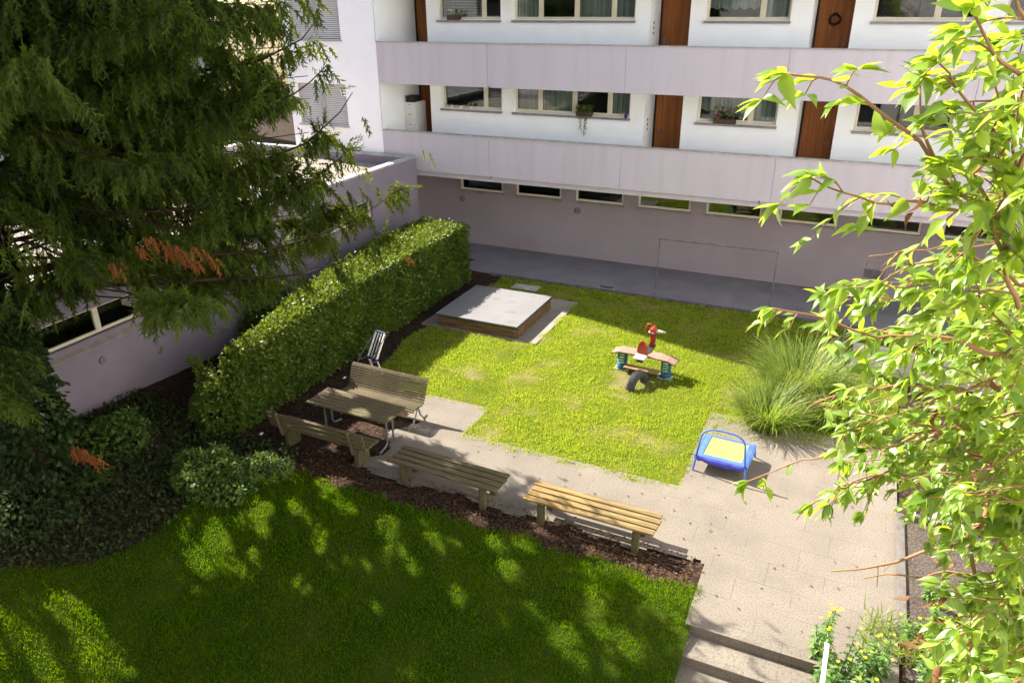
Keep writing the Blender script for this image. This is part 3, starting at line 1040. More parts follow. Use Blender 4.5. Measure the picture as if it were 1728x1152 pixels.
ly = hy1 - hy0
hedge_side(28000, lambda u, t: np.stack([hx1b + (hx1t - hx1b) * t ** 1.2, hy0 + ly * u, 0.06 + hzt(hy0 + ly * u) * t], 1), (1, 0, 0.25))
hedge_side(9000, lambda u, t: np.stack([hxl(hy0 + ly * u), hy0 + ly * u, hzt(hy0 + ly * u) * t], 1), (-1, 0, 0.2))
hedge_side(26000, lambda u, t: np.stack([hxl(hy0 + ly * u) + (hx1t - hxl(hy0 + ly * u)) * t, hy0 + ly * u, hzt(hy0 + ly * u)], 1), (0, 0, 1))
hedge_side(2600, lambda u, t: np.stack([hxl(hy0) + (hx1b - hxl(hy0)) * u, np.full_like(u, hy0), hzt(hy0) * t], 1), (0, -1, 0.2))
hedge_side(4000, lambda u, t: np.stack([hxl(hy1) + (hx1b - hxl(hy1)) * u, np.full_like(u, hy1), hzt(hy1) * t], 1), (0, 1, 0.2))
P, Nn = np.concatenate(Ps), np.concatenate(Ns)
# sprigs standing out of the clipped top
n = 2600
u = RNG.random(n)
y2_ = hy0 + ly * u
P2 = np.stack([hxl(y2_) + (hx1t - hxl(y2_)) * RNG.random(n), y2_, hzt(y2_) + np.abs(RNG.normal(0, 0.08, n))], 1)
P, Nn = np.concatenate([P, P2]), np.concatenate([Nn, np.tile([0, 0, 1.0], (n, 1))])
scatter('foliage', RHOMB_V, RHOMB_F, P, leaf_cloud(P, Nn, 0.05, 0.115), M['hedge_leaf'], hd, world=True,
        rnd=np.clip(0.55 * RNG.random(len(P)) + 0.9 * smooth_noise(P[:, 1] + P[:, 0], P[:, 2] + P[:, 0] * 0.5, 0.45, 15) - 0.28, 0, 1))


def round_shrub(name, label, cat, x, y, r, h, n, mat, lmin, lmax, core=True, group=None, sq=1.0, yr=1.0):
    z0 = float(ground_z(x, y)) - 0.03
    t = thing(name, label, cat, (x, y, z0), group=group)
    d = unit(RNG.normal(0, 1, (n, 3)))
    d[:, 2] = np.abs(d[:, 2]) * 1.15 - 0.15
    k = 0.68 + 0.62 * smooth_noise(np.arctan2(d[:, 1], d[:, 0]) * 2.2 + 9, d[:, 2] * 2.4 + 5, 0.7, int(abs(x * 10)))
    rad = k * RNG.uniform(0.80, 1.03, n) ** 0.7
    P = np.stack([d[:, 0] * r * rad, d[:, 1] * r * yr * rad, 0.12 * h + np.maximum(d[:, 2] * h * 0.9 * rad, -0.1 * h)], 1)
    scatter('foliage', RHOMB_V, RHOMB_F, P, leaf_cloud(P, d, lmin, lmax), mat, t)
    mb = MB()
    for q in range(9):
        a = q * 2.4
        mb.tube([(0.05 * math.cos(a), 0.05 * math.sin(a), 0), (0.35 * r * math.cos(a), 0.35 * r * math.sin(a), 0.4 * h),
                 (0.75 * r * math.cos(a), 0.75 * r * math.sin(a), 0.72 * h)], [0.014, 0.01, 0.005], 5)
    mb.build('stems', M['bark'], t)
    return t


round_shrub('clipped_shrub', 'rounded dark clipped shrub at the near end of the long hedge', 'shrub', -10.95, 9.62, 0.62, 1.15, 5200, M['hedge_leaf'], 0.05, 0.10)
round_shrub('pale_shrub', 'low spreading pale leaved shrub in a sunny patch beside the shaded lawn', 'shrub', -9.75, 8.05, 0.85, 0.55, 3600, M['shrub_leaf'], 0.05, 0.11, yr=0.7)
round_shrub('white_flowering_shrub', 'whitish variegated shrub at the left edge of the shaded lawn', 'shrub', -11.55, 5.75, 0.75, 0.6, 2800, M['cover_leaf'], 0.05, 0.12)
round_shrub('broadleaf_shrub', 'small broad leaved shrub under the conifer by the annex wall', 'shrub', -12.0, 8.0, 0.6, 0.6, 1500, M['shrub_leaf'], 0.06, 0.13)
round_shrub('hedge_side_shrub', 'loose dark shrub squeezed between the hedge and the annex wall', 'shrub', -12.75, 13.2, 0.45, 1.5, 3000, M['hedge_leaf'], 0.06, 0.12, yr=2.2)
round_shrub('corner_shrub', 'bright low leafy shrub where the lawn meets the bench soil', 'shrub', -9.0, 8.55, 0.45, 0.35, 1300, M['shrub_leaf'], 0.04, 0.09)

# ground cover of small greyish leaves
N = 15000
P = np.stack([RNG.uniform(-13.1, -8.8, N), RNG.uniform(4.6, 9.4, N)], 1)
dy_ = np.clip(8.8 - P[:, 1], 0, None)
left = -8.9 + 0.2 * np.sin(P[:, 1] * 2.3) - 0.35 * dy_ - 0.03 * dy_ ** 2
keep = (P[:, 0] < left + RNG.normal(0, 0.12, N)) & (smooth_noise(P[:, 0], P[:, 1], 0.6, 21) > 0.12)
P = P[keep]
P = np.concatenate([P, (ground_z(P[:, 0], P[:, 1]) + RNG.uniform(0.0, 0.14, len(P)))[:, None]], 1)
gc = scatter('ground_cover', RHOMB_V, RHOMB_F, P, leaf_cloud(P, np.tile([0, 0, 1.0], (len(P), 1)), 0.05, 0.11, 1.1), M['cover_leaf'])
tag(gc, 'low greyish green leafy ground cover under the conifer', 'ground cover', kind='stuff')

# dry leaf litter on the bare soil
N = 9000
P = np.concatenate([np.stack([RNG.uniform(-13, -0.9, N // 2), RNG.uniform(8.75, 9.6, N // 2)], 1),
                    np.stack([RNG.uniform(-13.1, -9.2, N // 2), RNG.uniform(8.5, 16, N // 2)], 1)])
P = P[(P[:, 0] < -1.3)]
z = ground_z(P[:, 0], P[:, 1]) + RNG.uniform(-0.01, 0.015, len(P))
P = np.concatenate([P, z[:, None]], 1)
D = np.stack([RNG.normal(0, 1, len(P)), RNG.normal(0, 1, len(P)), RNG.normal(0, 0.15, len(P))], 1)
nn = np.tile([0, 0, 1.0], (len(P), 1)) + RNG.normal(0, 0.3, (len(P), 3))
L = RNG.uniform(0.02, 0.065, len(P))
lt = scatter('leaf_litter', RHOMB_V, RHOMB_F, P, frames(D, nn, L, L * 0.9, L), M['litter'])
tag(lt, 'brown dry leaf litter scattered on the dark soil under the benches', 'leaf litter', kind='stuff')


n = 170
P = np.stack([RNG.uniform(-6, 1.5, n), RNG.uniform(8.3, 13.0, n), np.full(n, 0.012)], 1)
P = P[[paving_mask(a, b) for a, b in P[:, :2]]]
D = np.stack([RNG.normal(0, 1, len(P)), RNG.normal(0, 1, len(P)), RNG.normal(0, 0.1, len(P))], 1)
L = RNG.uniform(0.02, 0.07, len(P))
fl_ = scatter('fallen_leaves', RHOMB_V, RHOMB_F, P, frames(D, np.tile([0, 0, 1.0], (len(P), 1)), L, L * 0.8, L), M['litter'])
tag(fl_, 'scattered dry fallen leaves lying on the sunny paving', 'fallen leaves', kind='stuff')


# ------------------------------------------------------------------ lawns
def bare(x, y):
    """1 where feet have worn the far lawn thin."""
    b = np.zeros_like(x)
    for cx, cy, r in ((-7.2, 13.65, 0.42), (-7.12, 14.9, 0.40), (-6.85, 13.05, 0.45), (-3.75, 15.05, 0.75), (-4.3, 14.6, 0.4), (-6.9, 12.5, 0.35), (-1.2, 13.4, 0.45)):
        b = np.maximum(b, np.clip(1.35 - np.hypot(x - cx, y - cy) / r, 0, 1))
    return b


def lawn(name, x0, x1, y0, y1, n, mask, mat, lmin, lmax, w, label, bare_fn=None, seed=0):
    X, Y = RNG.uniform(x0, x1, n), RNG.uniform(y0, y1, n)
    jit = RNG.normal(0, 0.035, (2, n))
    mk = np.array([mask(a, b) for a, b in zip(X + jit[0], Y + jit[1])])
    X, Y = X[mk], Y[mk]
    dens = 0.45 + 0.55 * smooth_noise(X, Y, 0.3, 31 + seed)
    if bare_fn is not None:
        dens = dens * (1 - 0.85 * bare_fn(X, Y))
    k = RNG.random(len(X)) < dens
    X, Y = X[k], Y[k]
    n = len(X)
    hgt = 0.6 + 0.8 * smooth_noise(X, Y, 0.55, 41 + seed) * smooth_noise(X, Y, 0.14, 42 + seed) * 1.6
    L = RNG.uniform(lmin, lmax, n) * hgt
    fld = smooth_noise(X, Y, 0.25, 51) * 2 * PI * 2
    D = np.stack([RNG.normal(0, 0.42, n) + 0.3 * np.cos(fld), RNG.normal(0, 0.42, n) + 0.3 * np.sin(fld), np.ones(n)], 1)
    nn = RNG.normal(0, 1, (n, 3))
    P = np.stack([X, Y, ground_z(X, Y) - 0.01], 1)
    rnd = np.clip(0.5 * RNG.random(n) + 0.65 * smooth_noise(X, Y, 0.4, 61 + seed) - 0.05, 0, 1)
    g = scatter(name, BLADE_V, BLADE_F, P, frames(D, nn, L, np.full(n, w) * RNG.uniform(0.7, 1.3, n), L * 0.7), mat, rnd=rnd)
    return tag(g, label, 'grass', kind='stuff')


lawn('lawn_grass_far', -10.2, 1.7, 11.0, 20.2, 330000, far_lawn_mask, M['grass_far'], 0.03, 0.075, 0.009,
     'sunlit yellow green lawn around the sandpit and spring rider', bare, 0)
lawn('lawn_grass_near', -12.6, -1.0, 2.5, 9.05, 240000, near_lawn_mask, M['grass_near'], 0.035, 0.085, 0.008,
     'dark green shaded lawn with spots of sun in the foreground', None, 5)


# ------------------------------------------------------------------ tall ornamental grasses
def big_grass(label, x, y, h, r, n, dens_mat):
    t = thing('ornamental_grass', label, 'grass clump', (x, y, 0.0), group='ornamental grass clumps beside the lawn')
    ST = 7
    v, f = [], []
    for i in range(ST):
        tt = i / (ST - 1)
        w = 0.5 * (1 - tt) ** 0.6
        v += [(-w, tt), (w, tt)]
    vs, rn = [], []
    allv, allf = [], []
    for b in range(n):
        a = random.uniform(0, 2 * PI)
        rr = r * 0.42 * math.sqrt(random.random())
        base = np.array([rr * math.cos(a), rr * math.sin(a), 0])
        a2 = a + random.gauss(0, 0.5)
        out = np.array([math.cos(a2), math.sin(a2), 0])
        L = h * random.uniform(0.55, 1.15)
        lean = random.uniform(0.12, 0.75)
        droop = random.uniform(0.3, 1.2)
        side = np.array([-out[1], out[0], 0]) * random.uniform(0.014, 0.028)
        k = len(allv)
        p = base.copy()
        ang = lean
        for i in range(ST):
            tt = i / (ST - 1)
            w = (1 - tt) ** 0.7 * 0.5 + 0.03
            allv += [p - side * w, p + side * w]
            p = p + (out * math.sin(ang) + np.array([0, 0, math.cos(ang)])) * L / (ST - 1)
            ang += droop * (0.12 + 0.3 * tt)
        for i in range(ST - 1):
            allf.append((k + 2 * i, k + 2 * i + 1, k + 2 * i + 3, k + 2 * i + 2))
            rn.append(random.random())
    me = bpy.data.meshes.new('blades')
    me.from_pydata([tuple(p) for p in allv], [], allf)
    at = me.attributes.new('rnd', 'FLOAT', 'FACE')
    rnb = np.repeat(np.random.default_rng(5).random(n), ST - 1)
    at.data.foreach_set('value', rnb.astype(np.float32))
    link_mesh('blades', me, dens_mat, t)
    mb = MB()
    for q in range(26):
        a = random.uniform(0, 2 * PI)
        p = np.array([0.1 * math.cos(a), 0.1 * math.sin(a), 0])
        pts = [p]
        ang = random.uniform(0.2, 0.7)
        for i in range(6):
            p = p + np.array([math.cos(a) * math.sin(ang), math.sin(a) * math.sin(ang), math.cos(ang)]) * h * 1.25 / 6
            ang += 0.16
            pts.append(p)
        mb.tube(pts, [0.004] * 5 + [0.003, 0.002], 4)
    mb.build('seed_stalks', M['dry_stem'], t)
    return t


big_grass('dense dark based grass clump next to the mini trampoline', -0.85, 14.15, 0.95, 1.0, 900, M['tuft'])
big_grass('tall arching pale grass clump with long seed stalks behind the smaller clump', -0.40, 15.7, 1.30, 1.4, 1500, M['tuft'])
big_grass('wide pale grass clump behind the cherry leaves at the lawn corner', 0.30, 14.9, 1.0, 1.1, 800, M['tuft'])

# low dark retaining wall and post behind the grasses
rw = thing('retaining_wall', 'low dark concrete retaining wall behind the tall grasses', 'wall', (2.4, 17.6, 0))
mb = MB()
mb.box(0.55, 6.0, 17.5, 17.7, -0.1, 0.62)
mb.build('wall', M['concrete'], rw, world=True)
mb = MB()
mb.tube([(0.30, 17.6, -0.05), (0.30, 17.6, 1.05)], 0.03, 8)
mb.build('post', M['steel'], rw, world=True)

# planting bed edging
be = thing('bed_edging', 'pale narrow edging board between the paving and the planting bed', 'edging', (1.6, 10.5, 0))
mb = MB()
mb.box(1.52, 1.64, 8.9, 12.0, -0.1, 0.05)
mb.build('board', M['edging'], be, world=True, bevel=0.008)
mb = MB()
mb.box(1.68, 5.5, 11.9, 12.0, -0.1, 0.10)
mb.build('board', M['edging'], be, world=True, bevel=0.008)
structure(sheet('gravel_bed', 1.62, 6.0, 7.0, 11.88, 0.25, 0.0, M['bed']))


# ------------------------------------------------------------------ wooden furniture
def slats(mb, x0, x1, y0, y1, n, gap, z, th):
    w = (y1 - y0 - gap * (n - 1)) / n
    for i in range(n):
        a = y0 + i * (w + gap)
        mb.box(x0, x1, a, a + w, z - th, z)


def plank_parts(root, spec, mat, name='slat', bevel=0.006):
    for bx in spec:
        mb = MB()
        cx, cy, cz = (bx[0] + bx[1]) / 2, (bx[2] + bx[3]) / 2, (bx[4] + bx[5]) / 2
        mb.box(bx[0] - cx, bx[1] - cx, bx[2] - cy, bx[3] - cy, bx[4] - cz, bx[5] - cz)
        o = mb.build(name, mat, root, bevel=bevel)
        o.location = (cx, cy, cz)


def backless_bench(label, loc, rz, mat):
    t = thing('backless_bench', label, 'bench', loc, rz, 'backless slatted benches along the soil strip')
    L, Wd, n, gap = 2.2, 0.56, 4, 0.030
    w = (Wd - gap * (n - 1)) / n
    spec = []
    for i in range(n):
        a = -Wd / 2 + i * (w + gap)
        off = 0.012 * ((i * 7) % 3 - 1)
        spec.append((-L / 2 + off, L / 2 + off, a, a + w, 0.405, 0.445))
    plank_parts(t, spec, mat)
    for sx in (-0.82, 0.80):
        for sy in (-0.2, 0.2):
            mb = MB()
            mb.box(sx - 0.055, sx + 0.055, sy - 0.05, sy + 0.05, -0.08, 0.345)
            mb.build('leg', M['wood_leg'], t, bevel=0.008)
        mb = MB()
        mb.box(sx - 0.05, sx + 0.05, -0.25, 0.25, 0.346, 0.404)
        mb.build('crossbeam', M['wood_leg'], t, bevel=0.006)
    return t


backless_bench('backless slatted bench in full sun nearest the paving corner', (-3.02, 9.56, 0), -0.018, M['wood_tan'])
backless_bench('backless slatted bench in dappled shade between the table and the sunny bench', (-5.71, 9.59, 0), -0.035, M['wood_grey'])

# bench with back, seen from behind
t = thing('wooden_back_bench', 'dark wooden bench with plank backrest turned away toward the table', 'bench', (-8.42, 9.62, 0), -0.02)
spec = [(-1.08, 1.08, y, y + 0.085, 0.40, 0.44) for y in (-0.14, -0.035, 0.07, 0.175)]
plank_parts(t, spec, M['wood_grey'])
for k, (z, y) in enumerate(((0.52, -0.205), (0.64, -0.232), (0.76, -0.258))):
    mb = MB()
    mb.box(-1.12, 1.12, -0.017, 0.017, -0.044, 0.044)
    o = mb.build('back_plank', M['wood_grey'], t, bevel=0.006)
    o.location = (0.0, y, z)
    o.rotation_euler = (0.2, 0, 0)
for sx in (-0.85, 0.82):
    mb = MB()
    mb.box(sx - 0.05, sx + 0.05, -0.12, 0.22, -0.08, 0.34)
    mb.build('leg', M['wood_leg'], t, bevel=0.01)
    mb = MB()
    mb.bar((sx, -0.19, 0.30), (sx, -0.315, 0.84), 0.07, 0.035, up=(1, 0, 0))
    mb.box(sx - 0.04, sx + 0.04, -0.2, 0.28, 0.342, 0.398)
    mb.build('bracket', M['wood_leg'], t, bevel=0.005)

# table
t = thing('garden_table', 'weathered slatted wooden table on tubular steel legs between two benches', 'table', (-8.22, 10.40, 0), -0.035)
spec = []
for i in range(6):
    a = -0.34 + i * 0.1145
    spec.append((-0.96 + 0.008 * ((i * 5) % 3), 0.96 + 0.006 * ((i * 7) % 3), a, a + 0.108, 0.685, 0.72))
plank_parts(t, spec, M['wood_grey'], 'tabletop_plank')
for sx in (-0.72, 0.78):
    mb = MB()
    mb.tube([(sx, -0.36, 0.012), (sx, -0.16, 0.05), (sx, -0.10, 0.12), (sx, -0.10, 0.655), (sx, 0.10, 0.655), (sx, 0.10, 0.12), (sx, 0.16, 0.05), (sx, 0.36, 0.012)], 0.021, 8)
    mb.box(sx - 0.025, sx + 0.025, -0.33, 0.33, 0.660, 0.684)
    mb.build('leg', M['steel'], t, smooth=False)

# curved slatted bench with steel feet, facing the table
t = thing('curved_slat_bench', 'long slatted bench with high curved backrest on steel legs behind the table', 'bench', (-8.25, 11.38, 0), -0.025)
prof = [(-0.30, 0.405), (-0.245, 0.425), (-0.19, 0.43), (-0.135, 0.425), (-0.08, 0.415), (-0.025, 0.405), (0.03, 0.405), (0.075, 0.43), (0.105, 0.475),
        (0.13, 0.525), (0.152, 0.575), (0.174, 0.625), (0.195, 0.675), (0.216, 0.725), (0.237, 0.775), (0.262, 0.825), (0.295, 0.855)]
prof = [(y, z) for y, z in prof]
for i, (y, z) in enumerate(prof):
    j0, j1 = max(i - 1, 0), min(i + 1, len(prof) - 1)
    ang = math.atan2(prof[j1][1] - prof[j0][1], prof[j1][0] - prof[j0][0])
    mb = MB()
    mb.box(-0.95, 0.95, -0.0225, 0.0225, -0.016, 0.016)
    o = mb.build('slat', M['wood_grey'], t, bevel=0.006)
    o.location = (0, y, z)
    o.rotation_euler = (ang, 0, 0)
for sx in (-0.80, 0.86):
    mb = MB()
    mb.tube([(sx, y, z - 0.036) for y, z in prof[:8]] + [(sx, y + 0.034, z - 0.008) for y, z in prof[8:]], 0.016, 8)
    mb.tube([(sx, -0.43, 0.012), (sx, -0.30, 0.02), (sx, -0.14, 0.14), (sx, -0.02, 0.37)], 0.017, 8)
    mb.tube([(sx, -0.02, 0.37), (sx, 0.06, 0.14), (sx, 0.16, 0.02), (sx, 0.30, 0.012)], 0.017, 8)
    mb.build('leg', M['steel'], t)

# small white folding chair behind it
t = thing('folding_chair', 'small white folding chair with dark striped back beside the hedge', 'chair', (-9.45, 12.95, 0), -0.22)
for k, sx in enumerate((-0.14, 0.14)):
    mb = MB()
    mb.bar((sx, -0.16, 0.42), (sx, 0.16, 0.95), 0.05, 0.03, up=(1, 0, 0))
    mb.bar((sx, -0.16, 0.42), (sx, -0.02, 0.0), 0.03, 0.03, up=(1, 0, 0))
    mb.build('frame_rail', M['white'], t, bevel=0.004)
for sx in (-0.045, 0.045):
    mb = MB()
    mb.bar((sx, -0.15, 0.44), (sx, 0.15, 0.94), 0.03, 0.012, up=(1, 0, 0))
    mb.build('white_stripe', M['white'], t)
mb = MB()
mb.bar((0, -0.145, 0.43), (0, 0.155, 0.935), 0.23, 0.008, up=(0, -0.86, 0.5))
mb.build('back_fabric', M['stripe'], t)
mb = MB()
mb.bar((-0.17, 0.165, 0.96), (0.17, 0.165, 0.96), 0.045, 0.04)
mb.bar((-0.17, -0.165, 0.41), (0.17, -0.165, 0.41), 0.045, 0.05)
mb.build('end_cap', M['navy'], t, bevel=0.006)
for sx in (-0.185, 0.185):
    mb = MB()
    mb.tube([(sx, 0.15, 0.93), (sx - 0.13, -0.32, 0.36), (sx - 0.12, -0.33, 0.02)], 0.012, 6)
    mb.tube([(sx - 0.13, -0.32, 0.36), (sx, -0.16, 0.40)], 0.011, 6)
    mb.build('side_strut', M['steel'], t)

# ------------------------------------------------------------------ sandpit with cover
t = thing('covered_sandpit', 'square sandpit closed with a flat grey cover over wooden boards', 'sandpit', (-8.43, 17.12, 0))
mb = MB()
hx, hy = 1.15, 1.15
for s_ in (-1, 1):
    mb.box(-hx, hx, s_ * hy - 0.03, s_ * hy + 0.03, -0.05, 0.15)
    mb.box(-hx, hx, s_ * hy - 0.032, s_ * hy + 0.028, 0.155, 0.285)
    mb.box(s_ * hx - 0.03, s_ * hx + 0.03, -hy + 0.035, hy - 0.035, -0.05, 0.15)
    mb.box(s_ * hx - 0.028, s_ * hx + 0.032, -hy + 0.035, hy - 0.035, 0.155, 0.285)
mb.build('board_frame', M['wood_board'], t, bevel=0.005)
mb = MB()
mb.box(-1.19, 1.19, -1.19, 1.19, 0.30, 0.345)
mb.build('cover', M['cover'], t, bevel=0.008)
mb = MB()
for s_ in (-1, 1):
    mb.box(-1.195, 1.195, s_ * 1.197 - 0.006, s_ * 1.197 + 0.006, 0.285, 0.33)
    mb.box(s_ * 1.197 - 0.006, s_ * 1.197 + 0.006, -1.19, 1.19, 0.285, 0.33)
mb.build('cover_rim', M['dark_metal'], t)
mb = MB()
mb.tube([(1.12, -1.20, 0.22), (1.12, -1.225, 0.22)], 0.03, 10)
mb.tube([(-1.15, -1.20, 0.27), (-1.15, -1.23, 0.27)], 0.035, 10)
mb.build('bolt', M['steel'], t)
for k, sx in enumerate((-8.78, -8.36)):
    mb = MB()
    mb.box(sx - 0.2, sx + 0.2, 19.30, 19.72, -0.03, 0.02 + 0.004 * k)
    tag(mb.build('stepping_slab', M['concrete'], bevel=0.008), ['left grey stepping slab in the grass behind the sandpit', 'right grey stepping slab in the grass behind the sandpit'][k], 'slab', 'stepping slabs behind the sandpit')

# ------------------------------------------------------------------ spring rider
t = thing('spring_rider', 'spring rocker shaped like a red headed bird with plank wings on teal springs', 'spring rider', (-3.78, 15.42, 0), -0.05)
mb = MB()
n = 9
v = []
for i in range(n):
    xx = -0.76 + 1.52 * i / (n - 1)
    zz = 0.50 - 0.07 * max(0, abs(xx) - 0.55) / 0.21
    v += [(xx, -0.17, zz), (xx, 0.17, zz), (xx, 0.17, zz - 0.035), (xx, -0.17, zz - 0.035)]
f = [(0, 1, 2, 3), tuple((n - 1) * 4 + q for q in (3, 2, 1, 0))]
for i in range(n - 1):
    for q in range(4):
        f.append((i * 4 + q, i * 4 + 4 + q, i * 4 + 4 + (q + 1) % 4, i * 4 + (q + 1) % 4))
mb.add(v, f)
mb.build('wing_plank', M['pinkish'], t, bevel=0.006)
for sx in (-0.53, 0.52):
    mb = MB()
    pts = [(sx + 0.105 * math.cos(k * 2 * PI / 12), 0.105 * math.sin(k * 2 * PI / 12), 0.05 + 0.38 * k / 72) for k in range(73)]
    mb.tube(pts, 0.019, 6)
    mb.tube([(sx, 0, 0.43), (sx, 0, 0.465)], 0.11, 14)
    mb.tube([(sx, 0, -0.02), (sx, 0, 0.045)], 0.125, 14)
    mb.build('spring', M['spring'], t)
    mb = MB()
    mb.box(sx - 0.17, sx + 0.17, -0.12, 0.12, -0.03, 0.012)
    mb.build('anchor_plate', M['concrete'], t)
mb = MB()
mb.bar((-0.02, -0.36, 0.43), (0.05, 0.42, 0.56), 0.17, 0.035)
mb.build('body_board', M['black'], t, bevel=0.006)
mb = MB()
mb.box(-0.14, 0.13, -0.46, -0.16, 0.515, 0.55)
mb.build('seat', M['pale'], t, bevel=0.015)
mb = MB()
mb.box(-0.40, 0.42, -0.30, -0.10, 0.16, 0.195)
mb.build('foot_board', M['brown_board'], t, bevel=0.006)
mb = MB()
fin = [(-0.14, 0.50), (0.12, 0.52), (0.10, 0.72), (0.03, 0.86), (-0.04, 0.88), (-0.10, 0.80), (-0.14, 0.66)]
ya = [-0.165, -0.11]
mb.add([(x, ya[0] - 0.10 * (z - 0.5), z) for x, z in fin] + [(x, ya[1] - 0.10 * (z - 0.5), z) for x, z in fin],
       [tuple(range(6, -1, -1)) and tuple(range(7)), tuple(range(13, 6, -1))] + [(q, 7 + q, 7 + (q + 1) % 7, (q + 1) % 7) for q in range(7)])
mb.build('backrest', M['red'], t, bevel=0.012)
mb = MB()
mb.tube([(0.05, 0.30, 0.53), (0.06, 0.36, 0.70), (0.05, 0.36, 0.84), (0.05, 0.34, 0.95)], [0.055, 0.065, 0.075, 0.06], 10)
mb.build('neck', M['red_dark'], t, smooth=True)
hd_ = MB()
hd_.tube([(0.05, 0.33, 0.86), (0.06, 0.33, 0.94), (0.07, 0.33, 1.02), (0.06, 0.33, 1.07)], [0.07, 0.105, 0.09, 0.035], 12)
hd_.tube([(-0.02 + 0.085 * math.cos(q * PI / 8), 0.31, 1.00 + 0.10 * math.sin(q * PI / 8)) for q in range(16)], 0.022, 6, close=True)
hd_.build('head', M['red'], t, smooth=True)
mb = MB()
mb.tube([(0.10, 0.32, 0.95), (0.18, 0.31, 0.955), (0.26, 0.30, 0.96), (0.36, 0.29, 0.965)], [0.055, 0.045, 0.035, 0.028], 8)
mb.tube([(-0.02, 0.27, 0.93), (0.10, 0.24, 0.92)], 0.028, 8)
mb.build('beak_handle', M['pale'], t, smooth=True)

# half buried tyre
t = thing('half_buried_tyre', 'old black tyre half buried in the lawn in front of the spring rider', 'tyre', (-3.73, 14.72, 0), 1.25)
mb = MB()
R0, n, k_ = 0.27, 22, 12
v, f = [], []
for i in range(n + 1):
    a = PI * (-0.06 + 1.12 * i / n)
    for q in range(k_):
        b = 2 * PI * q / k_
        cx_, cz_ = 0.085 * math.cos(b), 0.085 * math.sin(b)
        sq = 1.0 / max(abs(math.cos(b)), abs(math.sin(b))) ** 0.5
        rr = R0 + cx_ * sq
        v.append((rr * math.cos(a), cz_ * sq * 1.1, rr * math.sin(a)))
for i in range(n):
    for q in range(k_):
        f.append((i * k_ + q, i * k_ + (q + 1) % k_, (i + 1) * k_ + (q + 1) % k_, (i + 1) * k_ + q))
mb.add(v, f)
mb.build('tread', M['rubber'], t, smooth=True)
mb = MB()
for i in range(1, 22):
    a = PI * (0.02 + 0.96 * i / 22)
    rr = R0 + 0.096
    mb.bar((rr * math.cos(a), -0.07, rr * math.sin(a)), (rr * math.cos(a), 0.07, rr * math.sin(a)), 0.012, 0.014, up=(math.cos(a), 0, math.sin(a)))
mb.build('tread_block', M['rubber'], t)

# ------------------------------------------------------------------ mini trampoline
t = thing('mini_trampoline', 'blue and yellow mini trampoline with hoop handle on the paving', 'trampoline', (-1.38, 12.36, 0), -0.05)
xo, yo, zi = 0.46, 0.41, 0.30
mb = MB()
xi_, yi_ = 0.345, 0.325
outer = [(-xo, -yo), (xo, -yo), (xo, yo), (-xo, yo)]
inner = [(-xi_, -yi_), (xi_, -yi_), (xi_, yi_ + 0.02), (-xi_, yi_ + 0.02)]
v = [(x, y, zi) for x, y in outer] + [(x, y, zi + 0.018) for x, y in inner] + [(x, y, zi - 0.03) for x, y in outer] + [(x, y, zi - 0.012) for x, y in inner]
f = []
for q in range(4):
    r_ = (q + 1) % 4
    f += [(q, r_, 4 + r_, 4 + q), (8 + r_, 8 + q, 12 + q, 12 + r_), (8 + q, 8 + r_, r_, q), (4 + q, 4 + r_, 12 + r_, 12 + q)]
mb.add(v, f)
mb.build('padding', M['blue'], t, bevel=0.012)
mb = MB()
mb.box(-xi_ - 0.01, xi_ + 0.01, -yi_ - 0.01, yi_ + 0.03, zi - 0.006, zi + 0.002)
mb.build('mat', M['yellow'], t)
mb = MB()
n = 14
v = []
for i in range(n + 1):
    xx = -xo + 2 * xo * i / n
    dz = 0.13 * (0.55 + 0.45 * math.sin(PI * i / n)) + 0.012 * math.sin(i * 2.3)
    v += [(xx, -yo - 0.012, zi - 0.004), (xx, -yo - 0.02 - 0.012 * math.sin(i * 1.7), zi - dz)]
mb.add(v, [(2 * i, 2 * i + 1, 2 * i + 3, 2 * i + 2) for i in range(n)])
o = mb.build('skirt', M['blue_dark'], t, smooth=True)
so = o.modifiers.new('solid', 'SOLIDIFY')
so.thickness = 0.006
mb = MB()
for s_ in (-1, 1):
    mb.box(s_ * (xo + 0.01) - 0.005, s_ * (xo + 0.01) + 0.005, -yo, yo, zi - 0.11, zi - 0.004)
mb.box(-xo, xo, yo + 0.005, yo + 0.015, zi - 0.10, zi - 0.004)
mb.build('side_skirt', M['blue'], t)
for sx, sy in ((-1, -1), (1, -1), (-1, 1), (1, 1)):
    mb = MB()
    mb.tube([(sx * 0.44, sy * 0.43, zi - 0.02), (sx * 0.47, sy * 0.47, 0.0)], 0.019, 8)
    mb.build('leg', M['blue'], t)
mb = MB()
pts = [(-0.44, -0.43, zi - 0.02)]
for q in range(13):
    a = PI * q / 12
    ca = math.cos(a)
    pts.append((-0.40 * math.copysign(abs(ca) ** 0.6, ca), -0.43 + 0.06 * math.sin(a), 0.62 + 0.27 * math.sin(a) ** 0.8))
pts.append((0.44, -0.43, zi - 0.02))
mb.tube(pts, 0.017, 8)
mb.build('hoop_handle', M['blue'], t, smooth=True)

